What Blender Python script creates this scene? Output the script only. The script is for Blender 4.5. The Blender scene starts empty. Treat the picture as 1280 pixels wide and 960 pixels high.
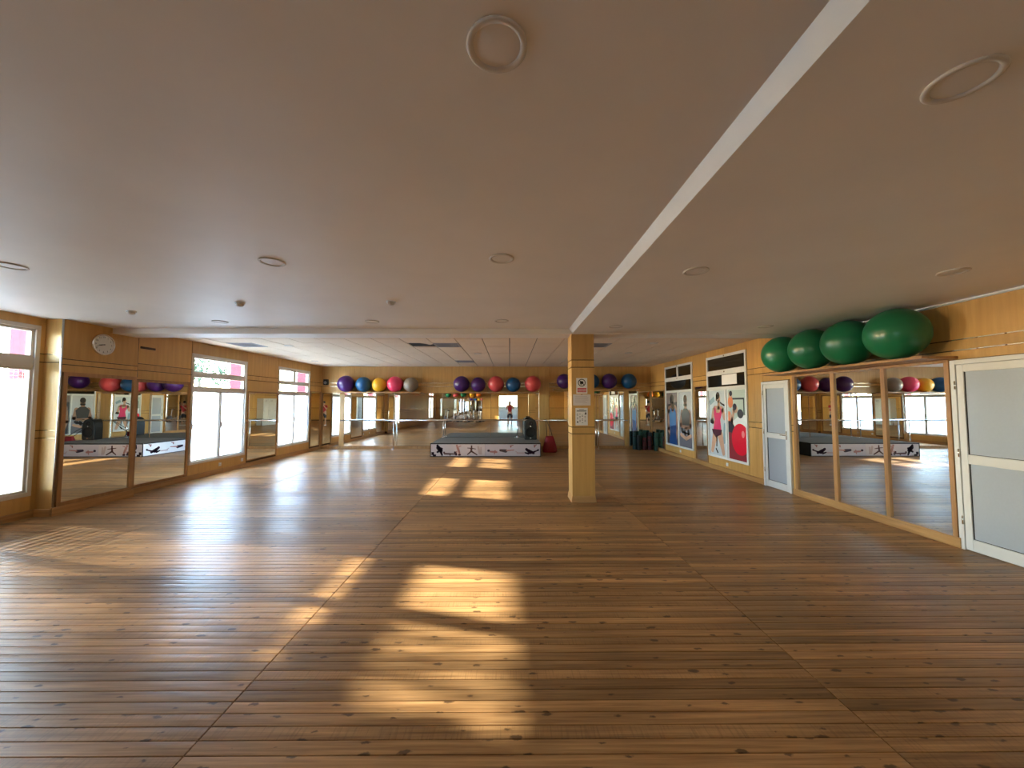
import bpy, bmesh, math, random
from mathutils import Vector, Matrix
random.seed(7)
R_ = math.radians
S = bpy.context.scene
COL = S.collection

# ------------------------------------------------------------------ camera, sky, sun, exposure
F_PX = 475.0
cam_d = bpy.data.cameras.new('camera'); cam = bpy.data.objects.new('camera', cam_d); COL.objects.link(cam)
cam_d.sensor_width = 36.0; cam_d.lens = F_PX / 1280 * 36.0; cam_d.clip_start = 0.05; cam_d.clip_end = 300
cam.location = (0, 0, 1.6)
cam.rotation_euler = (math.pi / 2 + math.atan(24 / F_PX), 0, -math.atan(3 / F_PX))
S.camera = cam

SUN = Vector((2.6, -0.655, -1.0)).normalized()
world = bpy.data.worlds.new('world'); S.world = world; world.use_nodes = True
wn = world.node_tree.nodes; wl = world.node_tree.links
sky = wn.new('ShaderNodeTexSky'); sky.sky_type = 'NISHITA'; sky.sun_disc = False
sky.sun_elevation = math.asin(-SUN.z); sky.sun_rotation = math.atan2(-SUN.x, -SUN.y)
sky.air_density = 1.0; sky.dust_density = 0.4; sky.ozone_density = 2.0
wn['Background'].inputs['Strength'].default_value = 1.5
wl.new(sky.outputs[0], wn['Background'].inputs['Color'])
sun_d = bpy.data.lights.new('sun', 'SUN'); sun = bpy.data.objects.new('sun', sun_d); COL.objects.link(sun)
sun_d.energy = 7.0; sun_d.angle = R_(0.9); sun_d.color = (1.0, 0.93, 0.83)
sun.rotation_euler = SUN.to_track_quat('-Z', 'Y').to_euler(); sun.location = (-20, 6, 9)

vs = S.view_settings; vs.view_transform = 'Standard'; vs.look = 'None'; vs.gamma = 1.0
vs.use_curve_mapping = False; vs.exposure = 2.42
cy = S.cycles
cy.max_bounces = 14; cy.diffuse_bounces = 7; cy.glossy_bounces = 9; cy.transmission_bounces = 8
cy.transparent_max_bounces = 16; cy.sample_clamp_indirect = 6.0; cy.blur_glossy = 0.6
cy.use_denoising = True; cy.use_guiding = True; cy.use_surface_guiding = True; cy.guiding_training_samples = 128; cy.caustics_reflective = True

# sampling portals in the clear window openings (they give off no light, they only aim the sky sampling)
def portal(loc, sx, sy, rot):
    d = bpy.data.lights.new('window_portal', 'AREA'); d.shape = 'RECTANGLE'; d.size = sx; d.size_y = sy; d.cycles.is_portal = True
    o = bpy.data.objects.new('window_portal', d); COL.objects.link(o); o.location = loc; o.rotation_euler = rot
for yc in (4.48, -5.72): portal((-6.66, yc, 1.5), 2.4, 1.96, (0, -math.pi / 2, 0))
for yc in (8.81, 11.815): portal((-6.62, yc, 2.27), 0.76, 1.6, (0, -math.pi / 2, 0))
portal((-0.125, -12.4, 1.8), 2.6, 1.1, (math.pi / 2, 0, 0))

# ------------------------------------------------------------------ materials
def mat(name, rgb, rough=0.5, metal=0.0, spec=0.5, coat=0.0):
    m = bpy.data.materials.new(name); m.use_nodes = True
    b = m.node_tree.nodes['Principled BSDF']
    b.inputs['Base Color'].default_value = (*rgb, 1); b.inputs['Roughness'].default_value = rough
    b.inputs['Metallic'].default_value = metal; b.inputs['Specular IOR Level'].default_value = spec
    b.inputs['Coat Weight'].default_value = coat
    m.diffuse_color = (*rgb, 1)
    return m
class NT:
    def __init__(s, m): s.t = m.node_tree; s.b = s.t.nodes['Principled BSDF']
    def n(s, typ, props=None, **inp):
        k = s.t.nodes.new('ShaderNode' + typ)
        for a, v in (props or {}).items(): setattr(k, a, v)
        for a, v in inp.items():
            a2 = int(a[1:]) if a[0] == '_' and a[1:].isdigit() else a.replace('_', ' ')
            if isinstance(v, bpy.types.NodeSocket): s.t.links.new(v, k.inputs[a2])
            else: k.inputs[a2].default_value = v
        return k
    def math(s, op, a, b=0.0, c=0.0):
        k = s.n('Math', {'operation': op}, _0=a, _1=b, _2=c); return k.outputs[0]
    def set(s, name, sock): s.t.links.new(sock, s.b.inputs[name])
def mixc(N, fac, a, b, mode='MIX'):
    k = N.t.nodes.new('ShaderNodeMix'); k.data_type = 'RGBA'; k.blend_type = mode
    for idx, v in ((0, fac), (6, a), (7, b)):
        if isinstance(v, bpy.types.NodeSocket): N.t.links.new(v, k.inputs[idx])
        else: k.inputs[idx].default_value = (*v, 1) if isinstance(v, tuple) else v
    return k.outputs[2]

PITCH = 0.079                      # floorboard spacing
SEAM0, SPAN = -1.48, 3.26          # butt joints run in straight lines
def floor_material():
    m = mat('floorboard_wood', (0.3, 0.17, 0.07), 0.3); N = NT(m)
    pos = N.n('NewGeometry').outputs['Position']
    sp = N.n('SeparateXYZ', _0=pos)
    x, y = sp.outputs[0], sp.outputs[1]
    ry = N.math('DIVIDE', y, PITCH)
    row = N.math('FLOOR', ry); fr = N.math('FRACT', ry)
    col = N.math('FLOOR', N.math('DIVIDE', N.math('SUBTRACT', x, SEAM0), SPAN))
    idv = N.n('CombineXYZ', _0=row, _1=col, _2=0.0).outputs[0]
    wn_ = N.n('TexWhiteNoise', {'noise_dimensions': '3D'}, Vector=idv)
    rnd, rndc = wn_.outputs['Value'], wn_.outputs['Color']
    off = N.math('MULTIPLY', rnd, 37.0)
    gv = N.n('CombineXYZ', _0=N.math('ADD', N.math('MULTIPLY', x, 1.7), off), _1=N.math('MULTIPLY', y, 55.0), _2=off).outputs[0]
    g = N.n('TexNoise', Vector=gv, Scale=1.0, Detail=4.0, Roughness=0.6).outputs['Fac']
    bv = N.n('CombineXYZ', _0=N.math('MULTIPLY', x, 0.9), _1=N.math('MULTIPLY', y, 0.9), _2=0.0).outputs[0]
    big = N.n('TexNoise', Vector=bv, Scale=1.3, Detail=3.0).outputs['Fac']
    base = N.n('ValToRGB', Fac=g)
    cr = base.color_ramp
    cr.elements[0].position = 0.28; cr.elements[0].color = (0.235, 0.112, 0.040, 1)
    cr.elements[1].position = 0.72; cr.elements[1].color = (0.56, 0.315, 0.130, 1)
    tint = N.n('MapRange', Value=rnd, To_Min=0.64, To_Max=1.26).outputs[0]
    c = mixc(N, 1.0, base.outputs[0], N.n('CombineColor', Red=tint, Green=tint, Blue=tint).outputs[0], 'MULTIPLY')
    wear = N.n('MapRange', Value=big, From_Min=0.35, From_Max=0.68, To_Min=0.8, To_Max=1.15).outputs[0]
    c = mixc(N, 1.0, c, N.n('CombineColor', Red=wear, Green=wear, Blue=wear).outputs[0], 'MULTIPLY')
    # saw marks across some boards
    sm = N.n('TexNoise', Vector=N.n('CombineXYZ', _0=N.math('MULTIPLY', x, 95.0), _1=N.math('MULTIPLY', y, 6.0), _2=row).outputs[0], Scale=1.0, Detail=1.0).outputs['Fac']
    smk = N.math('MULTIPLY', N.math('GREATER_THAN', N.math('FRACT', N.math('MULTIPLY', rnd, 7.3)), 0.6), N.n('MapRange', Value=sm, From_Min=0.5, From_Max=0.7, To_Min=0.0, To_Max=0.3).outputs[0])
    c = mixc(N, smk, c, (0.13, 0.065, 0.025))
    # knots
    kv = N.n('CombineXYZ', _0=N.math('ADD', N.math('MULTIPLY', x, 5.2), off), _1=N.math('MULTIPLY', y, 13.5), _2=0.0).outputs[0]
    kn_ = N.n('TexNoise', Vector=pos, Scale=38.0, Detail=2.0)
    kv = N.n('VectorMath', {'operation': 'MULTIPLY_ADD'}, _0=kn_.outputs['Color'], _1=(0.22, 0.30, 0.0), _2=kv).outputs[0]
    vo = N.n('TexVoronoi', {'voronoi_dimensions': '2D'}, Vector=kv, Scale=1.0, Randomness=0.9)
    kc = N.n('SeparateColor', Color=vo.outputs['Color'])
    kr = N.math('MULTIPLY', kc.outputs[1], 0.19)
    kn = N.math('SUBTRACT', kr, vo.outputs['Distance'])
    kf = N.n('MapRange', Value=kn, From_Min=-0.02, From_Max=0.05, To_Min=0.0, To_Max=0.78).outputs[0]
    kf = N.math('MULTIPLY', kf, N.math('GREATER_THAN', kc.outputs[0], 0.52))
    c = mixc(N, kf, c, (0.045, 0.02, 0.01))
    N.set('Base Color', c)
    ro = N.n('MapRange', Value=big, From_Min=0.3, From_Max=0.7, To_Min=0.31, To_Max=0.42).outputs[0]
    N.set('Roughness', ro)
    cup = N.math('SUBTRACT', fr, 0.5); cup = N.math('MULTIPLY', cup, cup)
    wv = N.n('TexNoise', Vector=N.n('CombineXYZ', _0=N.math('MULTIPLY', x, 1.2), _1=N.math('MULTIPLY', y, 9.0), _2=rnd).outputs[0], Scale=1.0, Detail=2.0).outputs['Fac']
    h = N.math('ADD', N.math('MULTIPLY', cup, -0.0050), N.math('MULTIPLY', wv, 0.0034))
    h = N.math('ADD', h, N.math('MULTIPLY', g, 0.0004))
    bp = N.n('Bump', Strength=0.8, Distance=1.0, Height=h)
    N.set('Normal', bp.outputs[0])
    N.b.inputs['Specular IOR Level'].default_value = 0.36
    return m

def veneer(name, lo, hi, rough=0.38, vertical=True, vary=0.16):
    m = mat(name, hi, rough); N = NT(m)
    pos = N.n('NewGeometry').outputs['Position']
    rnd = N.n('ObjectInfo').outputs['Random']
    sc = (16.0, 16.0, 0.9) if vertical else (1.3, 1.3, 26.0)
    mp = N.n('Mapping', Vector=pos, Scale=sc)
    N.t.links.new(N.n('CombineXYZ', _0=N.math('MULTIPLY', rnd, 31.0), _1=rnd, _2=rnd).outputs[0], mp.inputs['Location'])
    g = N.n('TexNoise', Vector=mp.outputs[0], Scale=1.0, Detail=5.0, Roughness=0.6).outputs['Fac']
    cr = N.n('ValToRGB', Fac=g); e = cr.color_ramp.elements
    e[0].position = 0.3; e[0].color = (*lo, 1); e[1].position = 0.7; e[1].color = (*hi, 1)
    t = N.n('MapRange', Value=rnd, To_Min=1 - vary, To_Max=1 + vary * 0.5).outputs[0]
    N.set('Base Color', mixc(N, 1.0, cr.outputs[0], N.n('CombineColor', Red=t, Green=t, Blue=t).outputs[0], 'MULTIPLY'))
    N.set('Normal', N.n('Bump', Strength=0.15, Distance=0.01, Height=g).outputs[0])
    return m

def noisy(name, rgb, rough, amount=0.08, scale=6.0, bump=0.05, **k):
    m = mat(name, rgb, rough, **k); N = NT(m)
    pos = N.n('NewGeometry').outputs['Position']
    g = N.n('TexNoise', Vector=pos, Scale=scale, Detail=4.0).outputs['Fac']
    t = N.n('MapRange', Value=g, From_Min=0.3, From_Max=0.7, To_Min=1 - amount, To_Max=1 + amount).outputs[0]
    N.set('Base Color', mixc(N, 1.0, rgb, N.n('CombineColor', Red=t, Green=t, Blue=t).outputs[0], 'MULTIPLY'))
    if bump: N.set('Normal', N.n('Bump', Strength=bump, Distance=0.02, Height=g).outputs[0])
    return m

def shader_mat(name, build):
    m = bpy.data.materials.new(name); m.use_nodes = True; t = m.node_tree
    t.nodes.remove(t.nodes['Principled BSDF']); out = t.nodes['Material Output']
    t.links.new(build(t), out.inputs['Surface']); return m
def clear_build(t):
    tr = t.nodes.new('ShaderNodeBsdfTransparent'); tr.inputs[0].default_value = (0.93, 0.96, 0.95, 1)
    gl = t.nodes.new('ShaderNodeBsdfGlossy'); gl.inputs['Roughness'].default_value = 0.02
    lw = t.nodes.new('ShaderNodeLayerWeight'); lw.inputs[0].default_value = 0.5
    pw = t.nodes.new('ShaderNodeMath'); pw.operation = 'POWER'; pw.inputs[1].default_value = 4.0
    t.links.new(lw.outputs['Facing'], pw.inputs[0])
    ma = t.nodes.new('ShaderNodeMath'); ma.operation = 'MULTIPLY_ADD'; ma.inputs[1].default_value = 0.6; ma.inputs[2].default_value = 0.03
    t.links.new(pw.outputs[0], ma.inputs[0])
    mx = t.nodes.new('ShaderNodeMixShader')
    t.links.new(ma.outputs[0], mx.inputs[0]); t.links.new(tr.outputs[0], mx.inputs[1]); t.links.new(gl.outputs[0], mx.inputs[2])
    return mx.outputs[0]
def film_build(t):
    tl = t.nodes.new('ShaderNodeBsdfTranslucent'); tl.inputs[0].default_value = (0.62, 0.70, 0.77, 1)
    df = t.nodes.new('ShaderNodeBsdfDiffuse'); df.inputs[0].default_value = (0.7, 0.72, 0.74, 1)
    mx = t.nodes.new('ShaderNodeMixShader'); mx.inputs[0].default_value = 0.12
    t.links.new(tl.outputs[0], mx.inputs[1]); t.links.new(df.outputs[0], mx.inputs[2])
    return mx.outputs[0]

M = dict(
    floor=floor_material(),
    sub=mat('floor_joint_dark', (0.02, 0.012, 0.008), 0.9),
    veneer=veneer('wall_veneer_oak', (0.51, 0.285, 0.082), (0.62, 0.36, 0.114)),
    frame=veneer('mirror_frame_wood', (0.30, 0.145, 0.05), (0.46, 0.245, 0.095), 0.42, True),
    base=veneer('baseboard_wood', (0.38, 0.19, 0.065), (0.54, 0.30, 0.11), 0.42, False),
    backing=mat('wall_core_brown', (0.10, 0.05, 0.02), 0.8),
    strip_glint=mat('metal_strip_painted_glint', (0.80, 0.74, 0.64), 0.22, 0.8),  # paler copy of the wall strip, window glints put into its colour
    strip=mat('satin_metal_strip', (0.30, 0.21, 0.12), 0.24, 0.7),
    alu=mat('aluminium', (0.75, 0.75, 0.74), 0.25, 1.0),
    chrome=mat('chrome_steel', (0.8, 0.8, 0.8), 0.12, 1.0),
    mirror=mat('mirror_glass', (0.86, 0.88, 0.85), 0.0, 1.0),
    plaster=noisy('ceiling_plaster', (0.80, 0.755, 0.70), 0.55, 0.03, 1.6, 0.12),
    tile=noisy('ceiling_tile_board', (0.80, 0.665, 0.51), 0.8, 0.05, 40.0, 0.1),
    tgap=mat('ceiling_grid_shadow', (0.10, 0.07, 0.045), 0.8),
    hole=mat('ceiling_void', (0.01, 0.01, 0.01), 1.0),
    white=noisy('white_lacquer', (0.70, 0.71, 0.72), 0.35, 0.02, 8.0, 0.02),
    pvc=mat('off_white_window_frame', (0.62, 0.56, 0.49), 0.4),
    door_panel=noisy('pale_blue_door_panel', (0.40, 0.45, 0.53), 0.3, 0.02, 60.0, 0.04),
    black=mat('black_plastic', (0.009, 0.009, 0.010), 0.4, 0.0, 0.3),
    glass_dark_room=mat('transom_glass_dark_room', (0.02, 0.017, 0.012), 0.03, 0.0, 0.8),  # the dark room behind the panes is put into this colour
    carpet=noisy('grey_stage_carpet', (0.20, 0.19, 0.165), 0.95, 0.12, 300.0, 0.3),
    print_bg=mat('pale_print', (0.66, 0.58, 0.58), 0.4),
    print_bg2=mat('pale_print_mauve', (0.58, 0.52, 0.56), 0.4),
    ink=mat('dark_ink', (0.035, 0.022, 0.035), 0.4),
    skinink=mat('skin_print', (0.58, 0.33, 0.24), 0.35),
    paper=mat('white_paper', (0.80, 0.79, 0.80), 0.6),
    greyink=mat('grey_ink', (0.28, 0.28, 0.31), 0.6),
    redsign=mat('red_sign', (0.55, 0.02, 0.035), 0.4),
    redpaint=noisy('red_reveal_paint', (0.26, 0.012, 0.025), 0.7, 0.05, 5.0, 0.05),
    ground=noisy('pale_concrete', (0.42, 0.40, 0.36), 0.9, 0.1, 3.0, 0.1),
    leaf=noisy('leaf_green', (0.035, 0.06, 0.02), 0.6, 0.3, 8.0, 0.0),
    bark=noisy('bark', (0.12, 0.08, 0.05), 0.9, 0.2, 20.0, 0.3),
    clear=shader_mat('clear_window_glass', clear_build),
    film=shader_mat('frosted_window_film', film_build),
)
def rubber(name, rgb): return mat(name, rgb, 0.3, 0.0, 0.45, 0.15)

# ------------------------------------------------------------------ mesh helpers
class MB:
    def __init__(s): s.v = []; s.f = []; s.sm = []
    def add(s, vs_, fs, smooth=False):
        o = len(s.v); s.v += [tuple(v) for v in vs_]; s.f += [tuple(i + o for i in f) for f in fs]; s.sm += [smooth] * len(fs); return s
    def box(s, a, b, mtx=None):
        x0, x1 = sorted((a[0], b[0])); y0, y1 = sorted((a[1], b[1])); z0, z1 = sorted((a[2], b[2]))
        v = [(x0,y0,z0),(x1,y0,z0),(x1,y1,z0),(x0,y1,z0),(x0,y0,z1),(x1,y0,z1),(x1,y1,z1),(x0,y1,z1)]
        if mtx: v = [mtx @ Vector(p) for p in v]
        return s.add(v, [(0,3,2,1),(4,5,6,7),(0,1,5,4),(1,2,6,5),(2,3,7,6),(3,0,4,7)])
    def tube(s, pts, r, n=10, caps=True):
        pts = [Vector(p) for p in pts]; rs = r if isinstance(r, (list, tuple)) else [r] * len(pts)
        vs_ = []; prev = None
        for i, p in enumerate(pts):
            d = (pts[min(i + 1, len(pts) - 1)] - pts[max(i - 1, 0)]).normalized()
            if prev is None:
                a = d.orthogonal().normalized()
            else:
                a = (prev - d * prev.dot(d)).normalized()
            prev = a; b = d.cross(a)
            for k in range(n):
                t = 2 * math.pi * k / n; vs_.append(p + (a * math.cos(t) + b * math.sin(t)) * rs[i])
        fs = []
        for i in range(len(pts) - 1):
            for k in range(n):
                k2 = (k + 1) % n; fs.append((i*n+k, i*n+k2, (i+1)*n+k2, (i+1)*n+k))
        s.add(vs_, fs, True)
        if caps:
            o = len(s.v) - len(vs_); L = len(pts) - 1
            s.f += [tuple(o + k for k in reversed(range(n))), tuple(o + L*n + k for k in range(n))]; s.sm += [False, False]
        return s
    def lathe(s, prof, n=32, mtx=None, smooth=True):
        """profile of (r, h) spun about +Z"""
        mtx = mtx or Matrix(); vs_ = []; fs = []
        for r, h in prof:
            for k in range(n):
                t = 2*math.pi*k/n; vs_.append(mtx @ Vector((r*math.cos(t), r*math.sin(t), h)))
        for i in range(len(prof) - 1):
            for k in range(n):
                k2 = (k+1) % n; fs.append((i*n+k, i*n+k2, (i+1)*n+k2, (i+1)*n+k))
        return s.add(vs_, fs, smooth)
    def prism(s, poly, fn, d0, d1):
        n = len(poly); vs_ = [fn(u, v, d0) for u, v in poly] + [fn(u, v, d1) for u, v in poly]
        fs = [tuple(reversed(range(n))), tuple(range(n, 2*n))] + [(k, (k+1) % n, n+(k+1) % n, n+k) for k in range(n)]
        return s.add(vs_, fs)
    def build(s, name, m, parent=None, bevel=0, loc=None):
        me = bpy.data.meshes.new(name); me.from_pydata(s.v, [], s.f); me.update()
        me.polygons.foreach_set('use_smooth', s.sm)
        bm = bmesh.new(); bm.from_mesh(me)
        bmesh.ops.recalc_face_normals(bm, faces=bm.faces)
        if bevel: bmesh.ops.bevel(bm, geom=list(bm.edges), offset=bevel, segments=1, affect='EDGES', clamp_overlap=True)
        bm.to_mesh(me); bm.free()
        if m: me.materials.append(m)
        return link(name, me, parent, loc)
def link(name, me, parent=None, loc=None):
    o = bpy.data.objects.new(name, me); COL.objects.link(o)
    if parent: o.parent = parent
    if loc: o.location = loc
    return o
def empty(name, loc=(0, 0, 0), parent=None):
    o = link(name, None, parent, loc); o.empty_display_size = 0.1; return o
def tag(o, label=None, cat=None, group=None, kind=None):
    if label: o['label'] = label
    if cat: o['category'] = cat
    if group: o['group'] = group
    if kind: o['kind'] = kind
    return o
def struct(o, label=None): o['kind'] = 'structure'; return tag(o, label) if label else o
def copy_tree(o, parent=None):
    c = o.copy(); COL.objects.link(c); c.parent = parent
    for ch in o.children: copy_tree(ch, c)
    return c

class Wall:
    """s runs along the wall, z up, d out of the wall into the room"""
    def __init__(w, side, plane): w.side, w.p = side, plane
    def P(w, s, z, d=0.0):
        return {'left': (w.p + d, s, z), 'right': (w.p - d, s, z), 'back': (s, w.p - d, z), 'rear': (s, w.p + d, z)}[w.side]
    def box(w, mb, s0, s1, z0, z1, d0, d1): return mb.box(w.P(s0, z0, d0), w.P(s1, z1, d1))
    def one(w, name, m, parent, s0, s1, z0, z1, d0, d1, bevel=0):
        return w.box(MB(), s0, s1, z0, z1, d0, d1).build(name, m, parent, bevel)

XL, XB, XP, XR, YB, YR = -6.66, -6.75, -6.50, 5.03, 13.5, -8.0
ZL, ZRT, ZT = 2.825, 2.75, 2.90     # left plaster, right plaster, tiled ceiling heights
STRIPS = (1.10, 1.21, 2.19, 2.31)

def subtract(a, b, holes):
    out = [(a, b)]
    for h0, h1 in holes:
        nx = []
        for p, q in out:
            if h1 <= p or h0 >= q: nx.append((p, q)); continue
            if h0 > p: nx.append((p, h0))
            if h1 < q: nx.append((h1, q))
        out = nx
    return [(p, q) for p, q in out if q - p > 0.012]

def build_wall(name, w, s0, s1, top, holes, voids, joints, thick=0.12, label=None):
    """holes: cut through (windows); voids: areas covered by mirrors or doors, no panel there"""
    br = sorted({s0, s1, *[max(s0, min(s1, e)) for h in holes for e in h[:2]]})
    mb = MB()
    for a, b in zip(br, br[1:]):
        mid = (a + b) / 2
        for z0, z1 in subtract(-0.02, top, [(h[2], h[3]) for h in holes if h[0] < mid < h[1]]):
            w.box(mb, a, b, z0, z1, -thick, 0)
    root = struct(mb.build(name, M['backing']), label)
    cuts = holes + voids
    br = sorted({s0, s1, *[j for j in joints if s0 < j < s1], *[e for h in cuts for e in h[:2] if s0 < e < s1]})
    ed = [0.10] + [e for z in STRIPS for e in (z - 0.007, z + 0.007)] + [top]
    for a, b in zip(br, br[1:]):
        if b - a < 0.02: continue
        mid = (a + b) / 2
        hs = [(h[2], h[3]) for h in cuts if h[0] < mid < h[1]]
        for r0, r1 in zip(ed[::2], ed[1::2]):
            for z0, z1 in subtract(r0, r1, hs):
                w.one('veneer_panel', M['veneer'], root, a + 0.0015, b - 0.0015, z0, z1, 0, 0.012)
    for z in STRIPS:
        hs = [(h[0], h[1]) for h in cuts if h[2] < z < h[3]]
        for a, b in subtract(s0, s1, hs):
            if w.side in ('right', 'back') and z > 2 and (w.side == 'back' or a < 4.25):     # short lengths, glints painted in as paler metal
                e = b if w.side == 'back' else min(b, 4.25); L = 0.24 if w.side == 'right' else 1.0; p = e; 
                while p - a > 0.05 and (w.side == 'back' or p > 2.0):
                    q = max(a, p - L); w.one('metal_strip', M['strip_glint'], root, q + 0.02, p, z - 0.005, z + 0.005, 0, 0.016); p = q
                if w.side == 'back' or b <= 4.25: continue
                a = 4.25
            w.one('metal_strip', M['strip'], root, a, b, z - 0.006, z + 0.006, 0, 0.016)
    return root
def baseboard(name, w, s0, s1, skip=(), d=0.028):
    root = None
    for a, b in subtract(s0, s1, skip):
        n = max(1, round((b - a) / 2.4))
        for k in range(n):
            p, q = a + (b - a) * k / n, a + (b - a) * (k + 1) / n
            o = w.one(name if root is None else 'baseboard_length', M['base'], root, p + 0.001, q - 0.001, 0.0, 0.095 + 0.004 * random.random(), 0.0, d + 0.004 * random.random())
            if root is None: root = struct(o)
    return root

# ------------------------------------------------------------------ floor
fl = struct(MB().box((-6.95, YR - 0.1, -0.14), (5.2, YB + 0.1, -0.02)).build('floor', M['sub']), 'worn brown pine board floor with dark knots')
COLS = [(-6.76, SEAM0 - SPAN), (SEAM0 - SPAN, SEAM0), (SEAM0, SEAM0 + SPAN), (SEAM0 + SPAN, 5.03)]
def plank(mb, x0, x1, y0, y1, z1=0.0, c=0.0022, g=0.0011):
    x0 += 0.002; x1 -= 0.002; y0 += g; y1 -= g
    v = [(x0,y0,-.02),(x1,y0,-.02),(x1,y1,-.02),(x0,y1,-.02),(x0,y0,z1-c),(x1,y0,z1-c),(x1,y1,z1-c),(x0,y1,z1-c),
         (x0+c,y0+c,z1),(x1-c,y0+c,z1),(x1-c,y1-c,z1),(x0+c,y1-c,z1)]
    return mb.add(v, [(0,1,5,4),(1,2,6,5),(2,3,7,6),(3,0,4,7),(4,5,9,8),(5,6,10,9),(6,7,11,10),(7,4,8,11),(8,9,10,11)])
k0 = math.floor(1.45 / PITCH)
for x0, x1 in COLS:
    first = None
    for k in range(k0, k0 + 75):
        if first is None:
            first = plank(MB(), x0, x1, 0, PITCH).build('floorboard', M['floor'], fl); o = first
        else: o = link('floorboard', first.data, fl)
        o.location = (0, k * PITCH, -random.random() * 0.0009)
rest = MB()
for x0, x1 in COLS:
    for k in [*range(math.floor(YR / PITCH), k0), *range(k0 + 75, math.ceil(YB / PITCH))]:
        plank(rest, x0, x1, k * PITCH, (k + 1) * PITCH, -random.random() * 0.0009)
tag(rest.build('floorboards_further_off', M['floor'], fl), kind='stuff')

# ------------------------------------------------------------------ walls
wL, wB, wPc, wR, wBack, wRear = Wall('left', XL), Wall('left', XB), Wall('left', XP), Wall('right', XR), Wall('back', YB), Wall('rear', YR)
W1, W2 = (7.97, 9.65, 0.31, 2.65), (10.95, 12.68, 0.31, 2.66)
WF = (3.50, 5.46, 0.30, 2.71)
WI = (-6.7, -4.74, 0.30, 2.71)
build_wall('wall_left', wL, 6.64, YB, 3.0, [W1, W2], [(6.78, 7.95, 0.1, 2.03), (9.70, 10.94, 0.1, 1.90), (12.74, 13.42, 0.1, 2.0)], [7.9, 9.7, 12.72])
build_wall('wall_left_bay', wB, YR, 5.52, 2.85, [WF, WI], [], [2.3, 1.1, -0.1, -1.3, -2.5, -3.7])
# projecting pier beside the front window that carries mirror and clock
pier = struct(MB().box((-6.87, 5.53, -0.02), (XP - 0.0, 6.64, 2.85)).build('wall_left_pier', M['backing']))
for z0, z1 in ((0.10, 1.093), (1.107, 1.203), (1.217, 2.183), (2.197, 2.303), (2.317, ZL)):
    MB().box((-6.75, 5.516, z0), (XP + 0.004, 5.53, z1)).build('veneer_panel', M['veneer'], pier)
    MB().box((-6.65, 6.64, z0), (XP, 6.652, z1)).build('veneer_panel', M['veneer'], pier)
for z0, z1 in ((2.055, 2.158), (2.172, 2.238), (2.252, ZL)):
    wPc.one('veneer_panel', M['veneer'], pier, 5.535, 6.64, z0, z1, 0, 0.012)
for z in (1.10, 1.21, 2.19, 2.31): MB().box((-6.75, 5.512, z - .006), (XP, 5.53, z + .006)).build('metal_strip', M['strip'], pier)
for z in (2.165, 2.245): wPc.one('metal_strip', M['strip'], pier, 5.535, 6.64, z - .005, z + .005, 0, 0.016)
MB().tube([(XP + 0.006, 5.522, 0.1), (XP + 0.006, 5.522, ZL)], 0.013, 12).build('corner_trim', M['alu'], pier)
MB().tube([(XP + 0.004, 6.646, 2.05), (XP + 0.004, 6.646, 2.74)], 0.010, 10).build('corner_trim', M['strip'], pier)
MB().box((-6.75, 5.49, 0), (-6.47, 5.53, 0.1)).build('baseboard_length', M['base'], pier)
wPc.one('baseboard_length', M['base'], pier, 5.49, 6.66, 0, 0.12, 0, 0.04)

PA, PB = (10.36, 12.17, 0.30, 2.74), (7.97, 9.58, 0.30, 2.74)
build_wall('wall_right', wR, YR, YB, 3.0, [], [(a[0], a[1], a[2], a[3]) for a in (PA, PB)] + [(9.63, 10.28, 0.1, 2.05), (12.27, 13.45, 0.1, 2.03), (6.76, 7.50, 0, 2.03), (4.27, 6.66, 0, 2.09), (3.32, 4.27, 0, 2.09)], [13.46, 7.75, 8.8, 11.3, 5.5, 3.3, 2.1, 0.9, -0.3, -1.5, -3.0, -5.0])
build_wall('wall_back', wBack, XL, XR, 3.0, [], [(XL, 1.05, 0.1, 1.96), (1.39, 5.03, 0.1, 2.03)], [-5.5, -4.3, -3.1, -1.9, -0.6, 0.6, 1.05, 1.39, 2.6, 3.8])
build_wall('wall_rear', wRear, -6.87, XR, 3.0, [(-1.0, 0.75, 0.0, 2.35)], [(-6.4, -2.5, 0.1, 2.05), (0.85, 1.75, 0, 2.1)], [-2.5, 2.6, 3.8])
struct(MB().box((-6.87, YR, 2.85), (-6.62, 6.0, 3.0)).build('trim_1', M['plaster']))
baseboard('baseboard_left', wL, 6.66, 13.46)
baseboard('baseboard_bay', wB, -7.95, 5.5)
baseboard('baseboard_right', wR, -7.95, 13.45, [(6.76, 7.50), (4.22, 6.67), (3.30, 4.28)])
struct(wBack.one('baseboard_back', M['frame'], None, XL + .03, XR - .03, 0, 0.095, 0, 0.03))

# ------------------------------------------------------------------ ceilings
cl = struct(MB().box((-6.87, YR - .1, ZL), (0.985, 6.21, 3.0)).build('ceiling', M['plaster']))
MB().box((1.03, YR - .1, ZRT), (5.15, 6.21, 3.0)).build('ceiling_lower_side', M['plaster'], cl)
MB().prism([(0.975, ZL - 0.001), (1.03, ZRT), (1.03, 3.0), (0.975, 3.0)], lambda u, v, d: (u, d, v), YR - .1, 6.21).build('ceiling_step', M['white'], cl)
struct(MB().box((-6.80, 6.20, ZRT - 0.012), (5.15, 6.60, 3.0)).build('trim_2', M['plaster']), 'plaster beam across the ceiling')
ct = struct(MB().box((-6.80, 6.60, ZT + 0.022), (5.15, YB + .12, 3.05)).build('ceiling_tiled', M['tgap']), 'beige tiled drop ceiling')
TP = 0.558; T0 = 8.2 - 3 * TP
tile_me = {}
VENTS = {(-3, 3): 'vent', (-3, 9): 'vent', (3, 3): 'vent', (-11, 3): 'vent'}
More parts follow.
